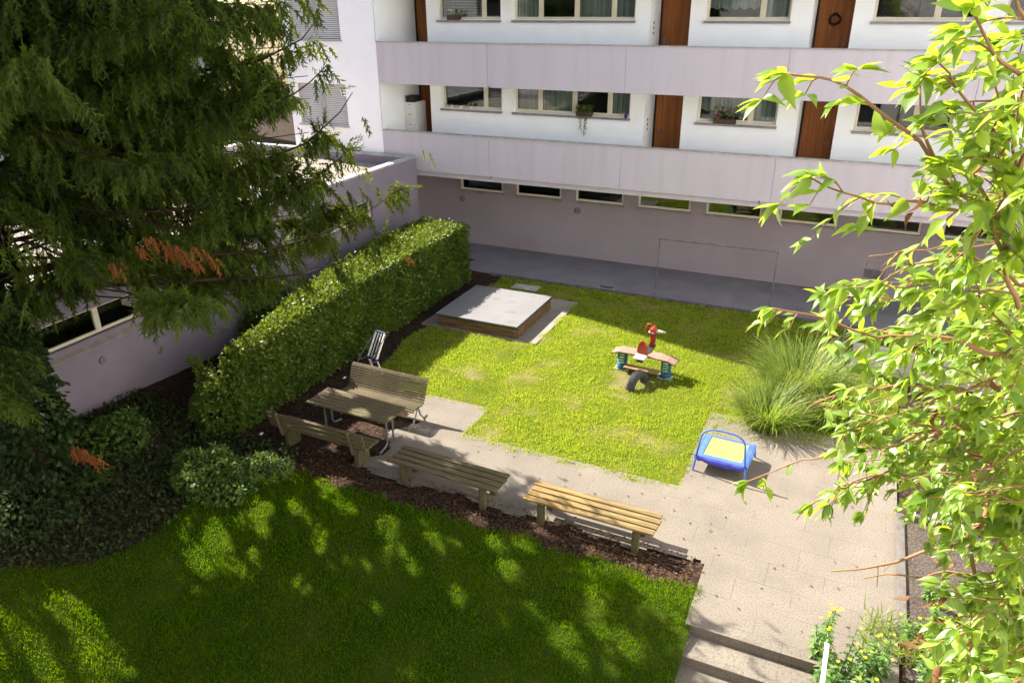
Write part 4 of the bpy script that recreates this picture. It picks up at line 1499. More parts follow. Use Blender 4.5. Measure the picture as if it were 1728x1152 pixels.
# ------------------------------------------------------------------ carpet beating bar, path details
t = thing('carpet_bar', 'thin grey steel carpet beating bar standing on the shaded path', 'carpet bar', (-3.2, 20.45, 0))
for sx in (-4.84, -1.62):
    mb = MB()
    mb.tube([(sx, 20.45, -0.05), (sx + 0.02, 20.45, 1.70)], 0.018, 8)
    mb.build('post', M['steel'], t, world=True)
mb = MB()
mb.tube([(-4.86, 20.45, 1.72), (-1.58, 20.45, 1.72)], 0.022, 8)
mb.build('crossbar', M['steel'], t, world=True)
t = thing('drain_grate', 'dark cast iron drain grate set in the path edge', 'drain grate', (-6.35, 20.5, 0.0))
mb = MB()
mb.box(-0.24, 0.24, -0.13, 0.13, -0.02, 0.006)
mb.build('frame', M['concrete'], t)
mb = MB()
for q in range(9):
    mb.box(-0.20 + q * 0.05 - 0.017, -0.20 + q * 0.05 + 0.017, -0.10, 0.10, 0.004, 0.012)
mb.build('bar', M['black'], t)
for k, sx in enumerate((-8.05, -7.35)):
    mb = MB()
    mb.box(sx - 0.31, sx + 0.31, 21.42, 21.86, -0.01, 0.008)
    tag(mb.build('access_cover', M['path'], bevel=0.004), ['left rectangular access cover let into the shaded path', 'right rectangular access cover let into the shaded path'][k], 'access cover', 'access covers in the path')

# handrail by the steps
t = thing('stair_handrail', 'pale flat steel handrail rising out of the yellow flowers by the steps', 'handrail', (0.62, 7.9, -0.2))
mb = MB()
pts = [(0.62, 8.02, 0.50), (0.62, 7.94, 0.56), (0.62, 7.5, 0.45), (0.62, 6.9, 0.22), (0.62, 6.0, -0.13)]
for p0, p1 in zip(pts[:-1], pts[1:]):
    mb.bar(p0, p1, 0.05, 0.02)
mb.build('rail', M['white'], t, world=True, bevel=0.004)
mb = MB()
mb.tube([(0.62, 7.9, -0.55), (0.62, 7.9, 0.54)], 0.02, 8)
mb.tube([(0.62, 6.2, -1.1), (0.62, 6.2, -0.07)], 0.02, 8)
mb.build('post', M['steel'], t, world=True)


# ------------------------------------------------------------------ things on the window sills and galleries
def flower_pot(label, x, y, z):
    t = thing('flower_pot', label, 'flower pot', (x, y, z), group='three white pots on the sill')
    mb = MB()
    mb.lathe([(0.04, 0), (0.055, 0.11), (0.058, 0.115), (0.05, 0.115)], 0, 0, 0, 14)
    mb.build('pot', M['white'], t)
    n = 30
    d = unit(RNG.normal(0, 1, (n, 3)))
    d[:, 2] = np.abs(d[:, 2])
    P = np.array([0, 0, 0.11]) + d * 0.025
    scatter('plant', RHOMB_V, RHOMB_F, P, leaf_cloud(P, d, 0.04, 0.07, 0.3), M['ivy'], t)


zs1 = FLOORS[0] + 1.60
for x, l in ((-12.62, 'leftmost of three small white pots on the left gallery sill'), (-12.28, 'middle of three small white pots on the left gallery sill'),
             (-11.91, 'rightmost of three small white pots on the left gallery sill')):
    flower_pot(l, x, YW + 0.03, zs1)


def planter(name, label, x, y, z, w, petal, nleaf, nflower, trail=0, h=0.20):
    t = thing(name, label, 'planter', (x, y, z))
    mb = MB()
    mb.box(-w / 2, w / 2, -0.09, 0.07, 0, 0.14)
    mb.build('box', M['terracotta'], t, bevel=0.01)
    d = unit(RNG.normal(0, 1, (nleaf, 3)))
    d[:, 2] = np.abs(d[:, 2])
    P = np.stack([RNG.uniform(-w / 2, w / 2, nleaf) * 1.1, RNG.normal(-0.02, 0.06, nleaf), 0.12 + h * RNG.random(nleaf) ** 1.3], 1)
    scatter('foliage', RHOMB_V, RHOMB_F, P, leaf_cloud(P, d, 0.05, 0.09), M['shrub_leaf'], t)
    if nflower:
        c = np.stack([RNG.uniform(-w / 2, w / 2, nflower), RNG.normal(-0.06, 0.05, nflower), 0.16 + h * RNG.random(nflower)], 1)
        P = np.repeat(c, 14, 0) + RNG.normal(0, 0.018, (nflower * 14, 3))
        d = unit(P - np.repeat(c, 14, 0))
        scatter('flowers', RHOMB_V, RHOMB_F, P, leaf_cloud(P, d, 0.03, 0.05), petal, t)
    if trail:
        Ps = []
        for q in range(trail):
            x0, L = random.uniform(-0.12, 0.12), random.uniform(0.25, 0.75)
            for s in np.linspace(0, L, int(L / 0.02)):
                Ps.append((x0 + 0.02 * math.sin(s * 9 + q), -0.13 + 0.015 * math.sin(s * 14 + q), 0.16 - s))
        Ps = np.array(Ps)
        scatter('trailing_vine', RHOMB_V, RHOMB_F, Ps, leaf_cloud(Ps, np.tile([0.0, -1, -0.4], (len(Ps), 1)), 0.03, 0.06), M['shrub_leaf'], t)
    return t


planter('geranium_planter', 'dark planter of pink and red geraniums on a gallery window sill', -3.72, YW - 0.02, zs1, 0.62, M['petal_red'], 160, 9, h=0.32)
planter('trailing_planter', 'planter with a long trailing vine and red bloom on the wide window sill', -7.95, YW - 0.02, zs1, 0.5, M['petal_red'], 240, 2, trail=8, h=0.2)
planter('dried_flower_planter', 'small planter of pale dry flowers on the top left sill', -12.4, YW + 0.02, FLOORS[1] + 1.60, 0.45, M['petal_white'], 60, 6, h=0.15)
t = thing('blue_bottle', 'small dark blue bottle at the right end of the wide sill', 'bottle', (-6.64, YW - 0.02, zs1))
mb = MB()
mb.lathe([(0.045, 0), (0.05, 0.02), (0.05, 0.10), (0.018, 0.15), (0.018, 0.19)], 0, 0, 0, 12)
mb.build('glass', M['navy'], t)
t = thing('shoe_cabinet', 'narrow white cabinet with drawers against the gallery end wall', 'cabinet', (-14.28, 23.05, FLOORS[0]))
mb = MB()
mb.box(-0.24, 0.2, -0.35, 0.35, 0.0, 1.72)
mb.build('body', M['white'], t, bevel=0.006)
for q in range(5):
    mb = MB()
    mb.box(-0.21, 0.17, -0.364, -0.352, 0.05 + q * 0.33, 0.05 + q * 0.33 + 0.315)
    mb.build('drawer', M['white'], t, bevel=0.004)
    mb = MB()
    mb.box(-0.08, 0.04, -0.372, -0.366, 0.32 + q * 0.33, 0.335 + q * 0.33)
    mb.build('handle', M['dark_metal'], t)
t = thing('black_basket', 'black lidded basket standing on the white gallery cabinet', 'basket', (-14.28, 23.0, FLOORS[0] + 1.72))
mb = MB()
mb.box(-0.18, 0.15, -0.26, 0.2, 0, 0.17)
mb.build('body', M['black'], t, bevel=0.02)
mb = MB()
mb.box(-0.19, 0.16, -0.27, 0.21, 0.172, 0.20)
mb.build('lid', M['black'], t, bevel=0.01)
t = thing('door_wreath', 'dark round wreath hanging on the upper brown door', 'wreath', (-1.28, YD - 0.05, FLOORS[1] + 1.62))
n = 260
a = RNG.uniform(0, 2 * PI, n)
P = np.stack([0.13 * np.cos(a), RNG.normal(0, 0.012, n), 0.13 * np.sin(a)], 1) + RNG.normal(0, 0.012, (n, 3))
d = np.stack([-np.sin(a), np.full(n, -0.5), np.cos(a)], 1)
scatter('twigs', RHOMB_V, RHOMB_F, P, leaf_cloud(P, d, 0.04, 0.07, 0.5), M['litter'], t)
mb = MB()
mb.tube([(0.13 * math.cos(q * PI / 10), 0, 0.13 * math.sin(q * PI / 10)) for q in range(20)], 0.016, 6, close=True)
mb.build('ring', M['bark'], t)

for k, (x, y, l) in enumerate(((-10.0, 12.35, 'small crumpled white scrap on the soil below the hedge'), (-10.05, 9.65, 'white paper scrap on soil beside the clipped shrub'),
                               (-8.9, 8.95, 'pale scrap lying on soil under the dark bench back'))):
    mb = MB()
    r = 0.045
    vs = [(random.uniform(-1, 1) * r, random.uniform(-1, 1) * r, random.uniform(0, 1) * r) for _ in range(5)]
    mb.add([(-r, -r * .6, 0), (r * .8, -r, .01), (r, r * .7, .03), (-r * .6, r, .015), (0.1 * r, 0, .045)], [(0, 1, 4), (1, 2, 4), (2, 3, 4), (3, 0, 4), (3, 2, 1, 0)])
    o = mb.build('paper_scrap', M['white'])
    o.location = (x, y, float(ground_z(x, y)) + 0.0)
    tag(o, l, 'litter', 'white scraps on the dark soil')


# ------------------------------------------------------------------ conifer
def polyline_samples(pts, step):
    pts = np.asarray(pts, float)
    seg = np.linalg.norm(np.diff(pts, axis=0), axis=1)
    cum = np.concatenate([[0], np.cumsum(seg)])
    n = max(2, int(cum[-1] / step))
    s = np.linspace(0, cum[-1], n)
    P = np.stack([np.interp(s, cum, pts[:, k]) for k in range(3)], 1)
    T = unit(np.gradient(P, axis=0))
    return P, T, s / cum[-1]


TX, TY = -12.3, 6.6
TZ = float(ground_z(TX, TY))
cf = thing('conifer_tree', 'large dark drooping conifer with ivy clad trunk filling the upper left', 'tree', (TX, TY, TZ))
mb = MB()
mb.tube([(TX, TY, TZ - 0.3), (TX, TY, TZ + 0.5), (TX - 0.05, TY, 3), (TX + 0.05, TY, 7), (TX, TY, 13.5)], [0.36, 0.27, 0.24, 0.17, 0.03], 14)
mb.build('trunk', M['bark'], cf, world=True, smooth=True)

# silhouette of the crown in plan and height: how far limbs reach in each direction
limbs = []
# long limbs that reach over the benches (tip points)
for tip, z0 in (((-6.05, 10.0, 5.6), 5.6), ((-6.5, 9.2, 7.05), 7.0), ((-7.1, 9.8, 6.2), 6.0), ((-6.6, 8.6, 7.75), 8.0), ((-7.3, 9.0, 5.9), 5.2),
                ((-7.0, 9.4, 7.4), 7.5), ((-6.3, 8.0, 7.9), 8.4), ((-8.0, 10.3, 4.6), 4.6), ((-7.6, 10.6, 5.2), 5.0), ((-8.4, 10.4, 4.0), 4.1),
                ((-7.4, 10.3, 6.6), 6.7), ((-8.6, 10.9, 5.6), 6.0), ((-9.6, 9.9, 3.7), 3.8), ((-9.2, 8.6, 3.7), 3.8), ((-8.2, 8.4, 4.9), 5.1),
                ((-10.5, 9.0, 3.4), 3.4), ((-9.0, 9.3, 4.4), 4.6), ((-7.6, 8.1, 6.7), 6.5), ((-8.0, 7.3, 7.2), 7.3), ((-9.8, 7.6, 4.4), 4.2),
                ((-10.9, 7.9, 3.5), 3.3), ((-9.2, 10.9, 6.9), 7.2), ((-10.5, 11.2, 5.4), 5.6), ((-11.0, 10.8, 4.3), 4.4),
                ((-11.6, 11.5, 3.6), 3.7), ((-12.6, 11.8, 4.5), 4.6), ((-13.6, 12.1, 5.5), 5.6), ((-11.9, 11.3, 5.0), 5.2), ((-13.0, 11.9, 6.4), 6.5),
                ((-12.2, 11.9, 7.2), 7.3), ((-14.2, 12.3, 7.9), 8.0), ((-11.2, 11.6, 6.2), 6.4), ((-13.2, 12.3, 8.8), 8.9), ((-10.9, 11.2, 7.8), 8.0)):
    limbs.append(((TX, TY, z0 - 0.2), tip))
for k in range(16):                              # boughs that hang over the table and the benches
    zt = 3.4 + 4.6 * k / 16
    xt = TX + 1.6 - 1.0 * (zt - 3.4) + random.uniform(-0.7, 0.7)
    limbs.append(((TX, TY, zt + 0.1), (xt, 11.55 + 0.22 * (zt - 3.4) + random.uniform(-0.3, 0.3), zt)))
for k in range(120):
    z0 = 3.6 + 9.4 * (k / 120.0)
    az = (k * 2.39996) % (2 * PI)
    if 2.6 < az < 4.9 and k % 2:
        continue
    R_ = (6.4 - 0.34 * (z0 - 4)) * random.uniform(0.75, 1.05)
    if z0 < 4.6:
        R_ *= 0.8
    limbs.append(((TX, TY, z0), (TX + R_ * math.cos(az), TY + R_ * math.sin(az), z0 + random.uniform(-0.4, 0.4))))

# keep the crown inside its real outline: open towards the sunny lawn, lifted over the near lawn
OUT = np.array([(-400, 800), (72, 745), (64, 520), (100, 500), (135, 492), (160, 452), (232, 462), (246, 525), (262, 575), (290, 560), (330, 602), (352, 602), (385, 560),
                (430, 520), (465, 482), (520, 545), (560, 520), (600, 470), (655, 445), (690, 385), (738, 305), (730, 268), (690, 285), (640, 315), (612, 318), (600, 290), (628, 215),
                (640, 110), (612, 112), (585, 160), (575, 140), (590, 70), (560, 45), (575, -40), (760, -400), (900, -4000), (-6000, -4000), (-6000, 800)], float)


def inside(poly, X, Y):
    r = np.zeros(len(X), bool)
    j = len(poly) - 1
    for i in range(len(poly)):
        xi, yi = poly[i]
        xj, yj = poly[j]
        c = ((yi > Y) != (yj > Y)) & (X < (xj - xi) * (Y - yi) / (yj - yi + 1e-9) + xi)
        r ^= c
        j = i
    return r


CURVES = [[(300, 430, 12.9), (400, 430, 12.6), (500, 412, 12.4), (600, 372, 12.2), (680, 316, 12.0), (724, 283, 12.0)],
          [(380, 290, 12.2), (470, 262, 11.8), (540, 232, 11.6), (585, 175, 11.5), (617, 122, 11.4)],
          [(340, 200, 12.0), (430, 182, 11.4), (500, 160, 11.2), (545, 130, 11.0), (574, 88, 11.0)],
          [(330, 120, 12.0), (420, 110, 11.2), (490, 82, 11.0), (540, 42, 10.9), (556, 4, 10.8)],
          [(390, 345, 12.4), (480, 330, 11.8), (550, 292, 11.6), (600, 242, 11.5), (613, 198, 11.5)],
          [(380, 470, 12.4), (470, 470, 12.0), (550, 455, 11.8), (610, 430, 11.8), (650, 400, 11.8)]]
mb = MB()
SP, SD = [], []          # shoot positions, hanging directions
for (p0, tip) in limbs + [(None, c_) for c_ in CURVES]:
    curve = None
    if p0 is None:
        curve = np.array([ray_point(*q) for q in tip])
        p0, tip = curve[0], curve[-1]
    p0, tip = np.array(p0), np.array(tip)
    d = tip - p0
    L = np.linalg.norm(d[:2])
    hd2 = d / (np.linalg.norm(d) + 1e-9)
    side = unit(np.cross(hd2, (0, 0, 1)))
    pts = []
    bow = random.uniform(-0.25, 0.25)
    for t_ in np.linspace(0, 1, 9):
        p = p0 + d * t_
        p = p + np.array([0, 0, 0.35 * math.sin(PI * t_) - 0.45 * math.sin(PI * t_ ** 2.2) + 0.15 * t_]) + side * bow * math.sin(PI * t_)
        pts.append(p)
    if curve is not None:
        pts = list(polyline_samples(curve, 0.5)[0][:60])
        pts = [np.array([np.interp(u_, np.linspace(0, 1, len(pts)), np.array(pts)[:, k_]) for k_ in range(3)]) for u_ in np.linspace(0, 1, 9)]
        root_ = np.array([TX, TY, pts[0][2] - 0.3])
        mb.tube([root_, root_ * 0.5 + pts[0] * 0.5, pts[0]], [0.035, 0.03, 0.026], 6)
    cut_ = 9 if pts[-1][2] > 8.6 else 8
    lx_, ly_, lz_ = to_px(np.array(pts))
    ok_ = inside(OUT, lx_, ly_ + 22)
    while cut_ > 2 and not ok_[cut_ - 1]:
        cut_ -= 1
    mb.tube(pts[:cut_], list(np.linspace(0.026, 0.003, 9))[:cut_], 6)
    pts = [q_ + np.array([random.gauss(0, 0.05), random.gauss(0, 0.05), random.gauss(0, 0.05)]) * (0.3 if curve is not None else 1) for q_ in pts]
    P, T, S = polyline_samples(pts, 0.125)
    m = len(P) * 5                                  # shoots sitting on the limb itself
    Q = np.repeat(P, 5, 0) + RNG.normal(0, 0.03, (m, 3))
    SP.append(Q[m // 5:])
    SD.append((RNG.normal(0, 0.55, (m, 3)) + np.repeat(T, 5, 0) * 0.4 + np.array([0, 0, 0.05]))[m // 5:])
    for i in range(len(P)):
        if S[i] < (0.16 if curve is None else 0.02):
            continue
        for sgn in (-1, 1):
            bl = (1.15 * (1 - S[i]) ** 0.75 + 0.30) * random.uniform(0.5, 1.15)
            if curve is not None:
                bl = (0.45 * (1 - S[i]) + 0.18) * random.uniform(0.6, 1.1)
            sd = unit(np.cross(T[i], (0, 0, 1)))
            dirb = unit(T[i] * random.uniform(0.45, 0.95) + sgn * sd * random.uniform(0.7, 1.0) + np.array([0, 0, random.uniform(-0.1, 0.2)]))
            m = max(3, int(bl / 0.040))
            tt = (np.arange(m) + 0.5) / m
            drop = random.uniform(0.25, 0.55)
            Q = P[i] + dirb * (bl * tt)[:, None]
            Q[:, 2] -= drop * bl * tt ** 2
            SP.append(Q)
            dd = np.tile(dirb * 0.35, (m, 1)) + RNG.normal(0, 0.20, (m, 3))
            dd[:, 2] -= 0.85
            SD.append(dd)
    # upturned feathery tip
    m = 16
    SP.append(np.array(pts[-1]) - T[-1] * np.linspace(0, 0.5, m)[:, None])
    SD.append(np.tile(T[-1] * 0.8, (m, 1)) + RNG.normal(0, 0.5, (m, 3)) - np.array([0, 0, 0.35]))
mb.build('limbs', M['bark'], cf, world=True, smooth=True)
SP, SD = np.concatenate(SP), np.concatenate(SD)
px, py, pz = to_px(SP)
THIN = [(np.array([(-40, 345), (115, 375), (100, 460), (-40, 462)], float), 0.955), (np.array([(115, 345), (340, 330), (330, 400), (110, 430)], float), 0.75),
        (np.array([(400, 385), (480, 380), (480, 450), (400, 450)], float), 0.5), (np.array([(470, -20), (600, -20), (600, 230), (480, 210)], float), 0.62),
        (np.array([(470, 230), (620, 230), (620, 320), (480, 330)], float), 0.30), (np.array([(0, 180), (480, 150), (480, 330), (0, 340)], float), 0.30),
        (np.array([(330, 250), (560, 240), (560, 450), (330, 450)], float), 0.30), (np.array([(540, 250), (650, 250), (650, 320), (560, 330)], float), 0.55)]


k1 = inside(OUT, px + RNG.normal(0, 9, len(px)), py + RNG.normal(0, 9, len(px))) | (pz < 0.5)
for poly_, f_ in THIN:
    k1 &= ~(inside(poly_, px + RNG.normal(0, 8, len(px)), py + RNG.normal(0, 8, len(px))) & (RNG.random(len(px)) < f_))
sh = SP[:, :2] + SP[:, 2:3] * np.array([1.08, -0.30])
lit = ((sh[:, 0] > -8.2) & (sh[:, 1] > 10.9)) | ((sh[:, 0] > -1.2) & (sh[:, 1] > 9.2)) | ((sh[:, 0] > -4.0) & (sh[:, 1] > 9.75))
gap = smooth_noise(SP[:, 0] * 1.0 + SP[:, 2] * 0.8, SP[:, 1] + SP[:, 2] * 0.7, 0.55, 77) > np.where(SP[:, 2] < 6.8, 0.43, 0.34)
gap |= (sh[:, 0] > -10.5) & (sh[:, 0] < -4.2) & (sh[:, 1] > 9.0)


def on_ground(px_, py_):
    v = ray_point(px_, py_, 1.0) - CAM
    d_ = 12.0
    for _ in range(30):
        p_ = CAM + v * d_
        d_ += (p_[2] - float(ground_z(p_[0], p_[1]))) / -v[2] * 0.8
    return p_


TIPS = SP + unit(SD) * 0.22
# openings in the crown through which the sun reaches the ground
for fx, fy, fr_ in ((350, 945, .17), (368, 908, .15), (430, 938, .10), (538, 918, .13), (655, 880, .17), (560, 815, .18), (470, 800, .22), (320, 795, .30), (285, 860, .22),
                    (860, 962, .16), (835, 915, .12), (280, 1050, .17), (100, 1000, .17), (955, 1078, .19), (1005, 1055, .12), (1095, 990, .17), (1140, 985, .2), (640, 1028, .10),
                    (730, 905, .12), (1000, 1000, .12), (1060, 1085, .13), (900, 1030, .09), (770, 1000, .10), (580, 850, .14), (405, 1095, .08), (20, 920, .22), (660, 775, .16), (720, 790, .12),
                    (600, 690, .12), (640, 740, .10), (760, 745, .16), (830, 800, .14), (800, 770, .10), (1000, 930, .10), (940, 880, .12), (450, 860, .10), (150, 1010, .10), (500, 1100, .07)) + tuple((random.uniform(20, 1120), random.uniform(840, 1150), random.uniform(0.05, 0.12)) for _ in range(38)) + tuple((random.uniform(250, 900), random.uniform(800, 960), random.uniform(0.06, 0.13)) for _ in range(26)):
    g_ = on_ground(fx, fy)
    for B_ in (SP, TIPS):
        q_ = B_[:, :2] + (B_[:, 2] - g_[2])[:, None] * np.array([1.08, -0.30])
        lit |= np.hypot(q_[:, 0] - g_[0], (q_[:, 1] - g_[1]) * 1.1) < fr_ * 1.12 + 0.045 + RNG.normal(0, 0.02, len(SP))
k2 = k1 & ~lit & gap & (SP[:, 2] > ground_z(SP[:, 0], SP[:, 1]) + 1.6)
SP, SD = SP[k2], SD[k2]
print('conifer shoots', len(SP))
tv, tf = [], []
for i in range(6):                              # herringbone of narrow blades on one hanging shoot
    y = i * 0.155
    for sg in (-1, 1):
        k = len(tv)
        tv += [(0, y - 0.06, 0), (0, y + 0.10, 0.0), (sg * 0.19 * (1 - 0.07 * i), y + 0.24, 0.13 * (1 if i % 2 else -1))]
        tf += [(k, k + 1, k + 2)] if sg > 0 else [(k, k + 2, k + 1)]
k = len(tv)
tv += [(-0.08, 0, 0), (0.08, 0, 0), (0, 1.2, -0.12)]
tf += [(k, k + 1, k + 2)]
n = len(SP)
L = RNG.uniform(0.12, 0.32, n)
dead = smooth_noise(SP[:, 0], SP[:, 1] + SP[:, 2], 0.35, 5) > 0.985
px, py, pz = to_px(SP)
scatter('foliage', tv, tf, SP, frames(SD, RNG.normal(0, 1, (n, 3)), L, L * RNG.uniform(0.7, 1.1, n), L), M['conifer'], cf, world=True,
        rnd=np.clip(0.55 * RNG.random(n) + 0.6 * smooth_noise(SP[:, 0], SP[:, 1], 0.7, 8) - 0.08, 0, 1))
# withered orange sprays
Ps, Ds = [], []
for c, ext, m, arcs in ((ray_point(305, 415, 10.6), 0.50, 18, 4), (ray_point(180, 450, 10.8), 0.10, 8, 2), (ray_point(135, 762, 11.8), 0.22, 14, 4), (ray_point(690, 435, 14.6), 0.10, 5, 1),
                        (ray_point(240, 405, 10.6), 0.15, 10, 2)):
    for k in range(arcs):
        o_ = c + CR * RNG.uniform(-0.5, 0.5) * ext + RNG.normal(0, 0.04, 3)
        u = np.linspace(0, 1, m)
        dv = CR * ext * RNG.uniform(0.5, 1.0) + np.array([0, 0, 0.05])
        q = o_ + dv * u[:, None]
        q[:, 2] -= 0.55 * ext * u ** 1.8
        Ps.append(q + RNG.normal(0, 0.02, q.shape))
        Ds.append(RNG.normal(0, 0.2, (m, 3)) + np.array([0.25, 0.1, -0.9]))
Ps, Ds = np.concatenate(Ps), np.concatenate(Ds)
n = len(Ps)
L = RNG.uniform(0.10, 0.20, n)
scatter('dead_foliage', tv, tf, Ps, frames(Ds, RNG.normal(0, 1, (n, 3)), L, L * 0.5, L), M['conifer_dead'], cf, world=True)
# ivy wrapping the trunk
n = 9000
a, z = RNG.uniform(0, 2 * PI, n), RNG.uniform(0, 1, n) ** 0.8 * 4.6
rr = 0.34 + 0.22 * smooth_noise(a * 1.5 + 4, z, 0.6, 12) + RNG.normal(0, 0.05, n)
d = np.stack([np.cos(a), np.sin(a), np.full(n, -0.3)], 1)
P = np.stack([TX + rr * np.cos(a), TY + rr * np.sin(a), TZ + z], 1)
n2 = 500                                        # loose ivy strands hanging out to the right of the trunk
q = RNG.random(n2)
P2 = np.stack([TX + 0.35 + 0.35 * np.sin(q * 3) + RNG.normal(0, 0.07, n2), TY + 0.25 + RNG.normal(0, 0.10, n2), TZ + 1.9 - 1.35 * q], 1)
P = np.concatenate([P, P2])
d = np.concatenate([d, np.tile([0.7, 0.0, -0.5], (n2, 1))])
scatter('ivy', RHOMB_V, RHOMB_F, P, leaf_cloud(P, d, 0.07, 0.14, 0.5, (1.0, 1.6)), M['ivy'], cf, world=True)

# ferns at the foot of the conifer
for k, (x, y, l) in enumerate(((-12.2, 7.4, 'dark fern clump at the foot of the ivy clad trunk'), (-12.55, 7.9, 'dark fern clump close to the annex wall'),
                               (-11.4, 6.9, 'small fern clump rising out of the grey ground cover'))):
    zz = float(ground_z(x, y))
    t = thing('fern', l, 'fern', (x, y, zz), group='ferns under the conifer')
    Ps, Ds, Ls = [], [], []
    for q in range(11):
        a = q * 0.571 * 1.1 + k
        for s in np.linspace(0.1, 1, 16):
            r_ = 0.55 * s
            p = np.array([r_ * math.cos(a), r_ * math.sin(a), 0.45 * s - 0.42 * s * s + 0.05])
            for sg in (-1, 1):
                Ps.append(p)
                Ds.append(np.array([-math.sin(a) * sg + 0.5 * math.cos(a), math.cos(a) * sg + 0.5 * math.sin(a), -0.1]))
                Ls.append(0.16 * (1.05 - s))
    Ps, Ds, Ls = np.array(Ps), np.array(Ds), np.array(Ls)
    scatter('fronds', RHOMB_V, RHOMB_F, Ps, frames(Ds, np.tile([0, 0, 1.0], (len(Ps), 1)), Ls, Ls * 0.6, Ls), M['shrub_leaf'], t)


# ------------------------------------------------------------------ cherry tree close to the viewer, on the right
BR = [  # sight line x, y and distance of points along each branch; start radius; leafiness
    ([(1900, 520, 3.3), (1760, 420, 2.95), (1632, 335, 2.75), (1555, 248, 2.65), (1501, 199, 2.55), (1439, 153, 2.5), (1395, 130, 2.45), (1350, 128, 2.4), (1325, 124, 2.4)], 0.011, 1.9),
    ([(1900, 400, 3.1), (1727, 364, 2.9), (1610, 350, 2.8), (1530, 343, 2.7), (1464, 339, 2.65), (1410, 322, 2.6), (1368, 300, 2.6)], 0.008, 1.9),
    ([(1860, 260, 2.5), (1790, 160, 2.35), (1728, 128, 2.3), (1667, 88, 2.2), (1657, 45, 2.2), (1640, 15, 2.2)], 0.009, 1.2),
    ([(1830, 200, 2.5), (1745, 60, 2.3), (1715, 0, 2.25), (1690, -60, 2.2)], 0.008, 1.0),
    ([(1700, 420, 2.9), (1646, 300, 2.7), (1680, 229, 2.6), (1687, 182, 2.55), (1675, 130, 2.5)], 0.007, 1.3),
    ([(1720, 520, 3.1), (1685, 420, 2.9), (1682, 286, 2.7), (1692, 247, 2.6), (1740, 180, 2.5)], 0.008, 1.0),
    ([(1740, 330, 2.8), (1690, 260, 2.7), (1633, 172, 2.6), (1604, 130, 2.55), (1583, 105, 2.5)], 0.007, 1.3),
    ([(1580, 275, 2.68), (1557, 218, 2.62), (1552, 170, 2.6), (1553, 138, 2.6)], 0.005, 1.2),
    ([(1860, 640, 3.6), (1728, 610, 3.4), (1640, 585, 3.3), (1560, 560, 3.25), (1480, 575, 3.2), (1420, 545, 3.2), (1360, 530, 3.15), (1302, 520, 3.1)], 0.011, 1.9),
    ([(1900, 860, 4.1), (1728, 830, 4.0), (1640, 760, 3.8), (1560, 720, 3.7), (1470, 700, 3.7), (1390, 690, 3.65)], 0.012, 1.2),
    ([(1860, 720, 3.9), (1728, 690, 3.8), (1669, 712, 3.8), (1543, 735, 3.75), (1492, 751, 3.75), (1400, 768, 3.75), (1351, 774, 3.8), (1300, 797, 3.8), (1262, 812, 3.8)], 0.008, 0.55),
    ([(1900, 820, 4.3), (1760, 830, 4.25), (1669, 872, 4.2), (1625, 912, 4.2), (1531, 943, 4.2), (1450, 960, 4.15), (1402, 963, 4.15)], 0.014, 0.35),
    ([(1900, 930, 4.3), (1780, 960, 4.3), (1650, 965, 4.3), (1563, 972, 4.25), (1500, 968, 4.2), (1457, 975, 4.2)], 0.009, 0.35),
    ([(1680, 820, 4.2), (1660, 870, 4.2), (1642, 920, 4.2), (1638, 1000, 4.3), (1640, 1090, 4.4), (1622, 1170, 4.5)], 0.012, 0.6),
    ([(1860, 900, 4.1), (1690, 890, 4.0), (1620, 850, 3.9), (1560, 820, 3.9), (1480, 800, 3.9), (1420, 820, 3.9), (1370, 850, 3.9)], 0.010, 1.25),
    ([(1900, 1100, 4.5), (1780, 1080, 4.4), (1710, 1030, 4.3), (1665, 1010, 4.3), (1640, 1045, 4.3)], 0.010, 1.4),
    ([(1900, 980, 4.4), (1780, 1000, 4.3), (1720, 960, 4.2), (1680, 900, 4.1), (1640, 850, 4.0)], 0.010, 1.2),
    ([(1860, 520, 3.4), (1728, 480, 3.2), (1660, 440, 3.1), (1600, 430, 3.0), (1530, 450, 3.0), (1490, 475, 3.0)], 0.009, 1.3),
    ([(1860, 590, 3.7), (1780, 560, 3.6), (1680, 540, 3.5), (1600, 510, 3.4), (1555, 490, 3.4)], 0.008, 1.3),
    ([(1900, 680, 3.8), (1790, 660, 3.7), (1690, 650, 3.6), (1590, 660, 3.5), (1500, 650, 3.5), (1430, 660, 3.45), (1375, 680, 3.4)], 0.009, 1.2),
    ([(1900, 780, 4.0), (1790, 760, 3.9), (1680, 780, 3.8), (1600, 770, 3.8), (1530, 785, 3.8), (1450, 805, 3.8), (1400, 850, 3.8)], 0.009, 1.2),
    ([(1860, 260, 2.7), (1728, 250, 2.6), (1700, 320, 2.7), (1650, 400, 2.8), (1600, 450, 2.9)], 0.007, 1.2),
    ([(1860, 440, 3.0), (1760, 380, 2.8), (1720, 300, 2.7), (1710, 200, 2.6), (1740, 120, 2.5)], 0.009, 1.2),
    ([(1900, 1200, 4.8), (1800, 1160, 4.7), (1720, 1140, 4.6), (1660, 1120, 4.6), (1610, 1130, 4.6)], 0.009, 1.3),
    ([(1860, 640, 3.5), (1760, 600, 3.4), (1700, 560, 3.3), (1650, 500, 3.2), (1640, 450, 3.1)], 0.008, 1.2),
]
rb = random.Random(21)
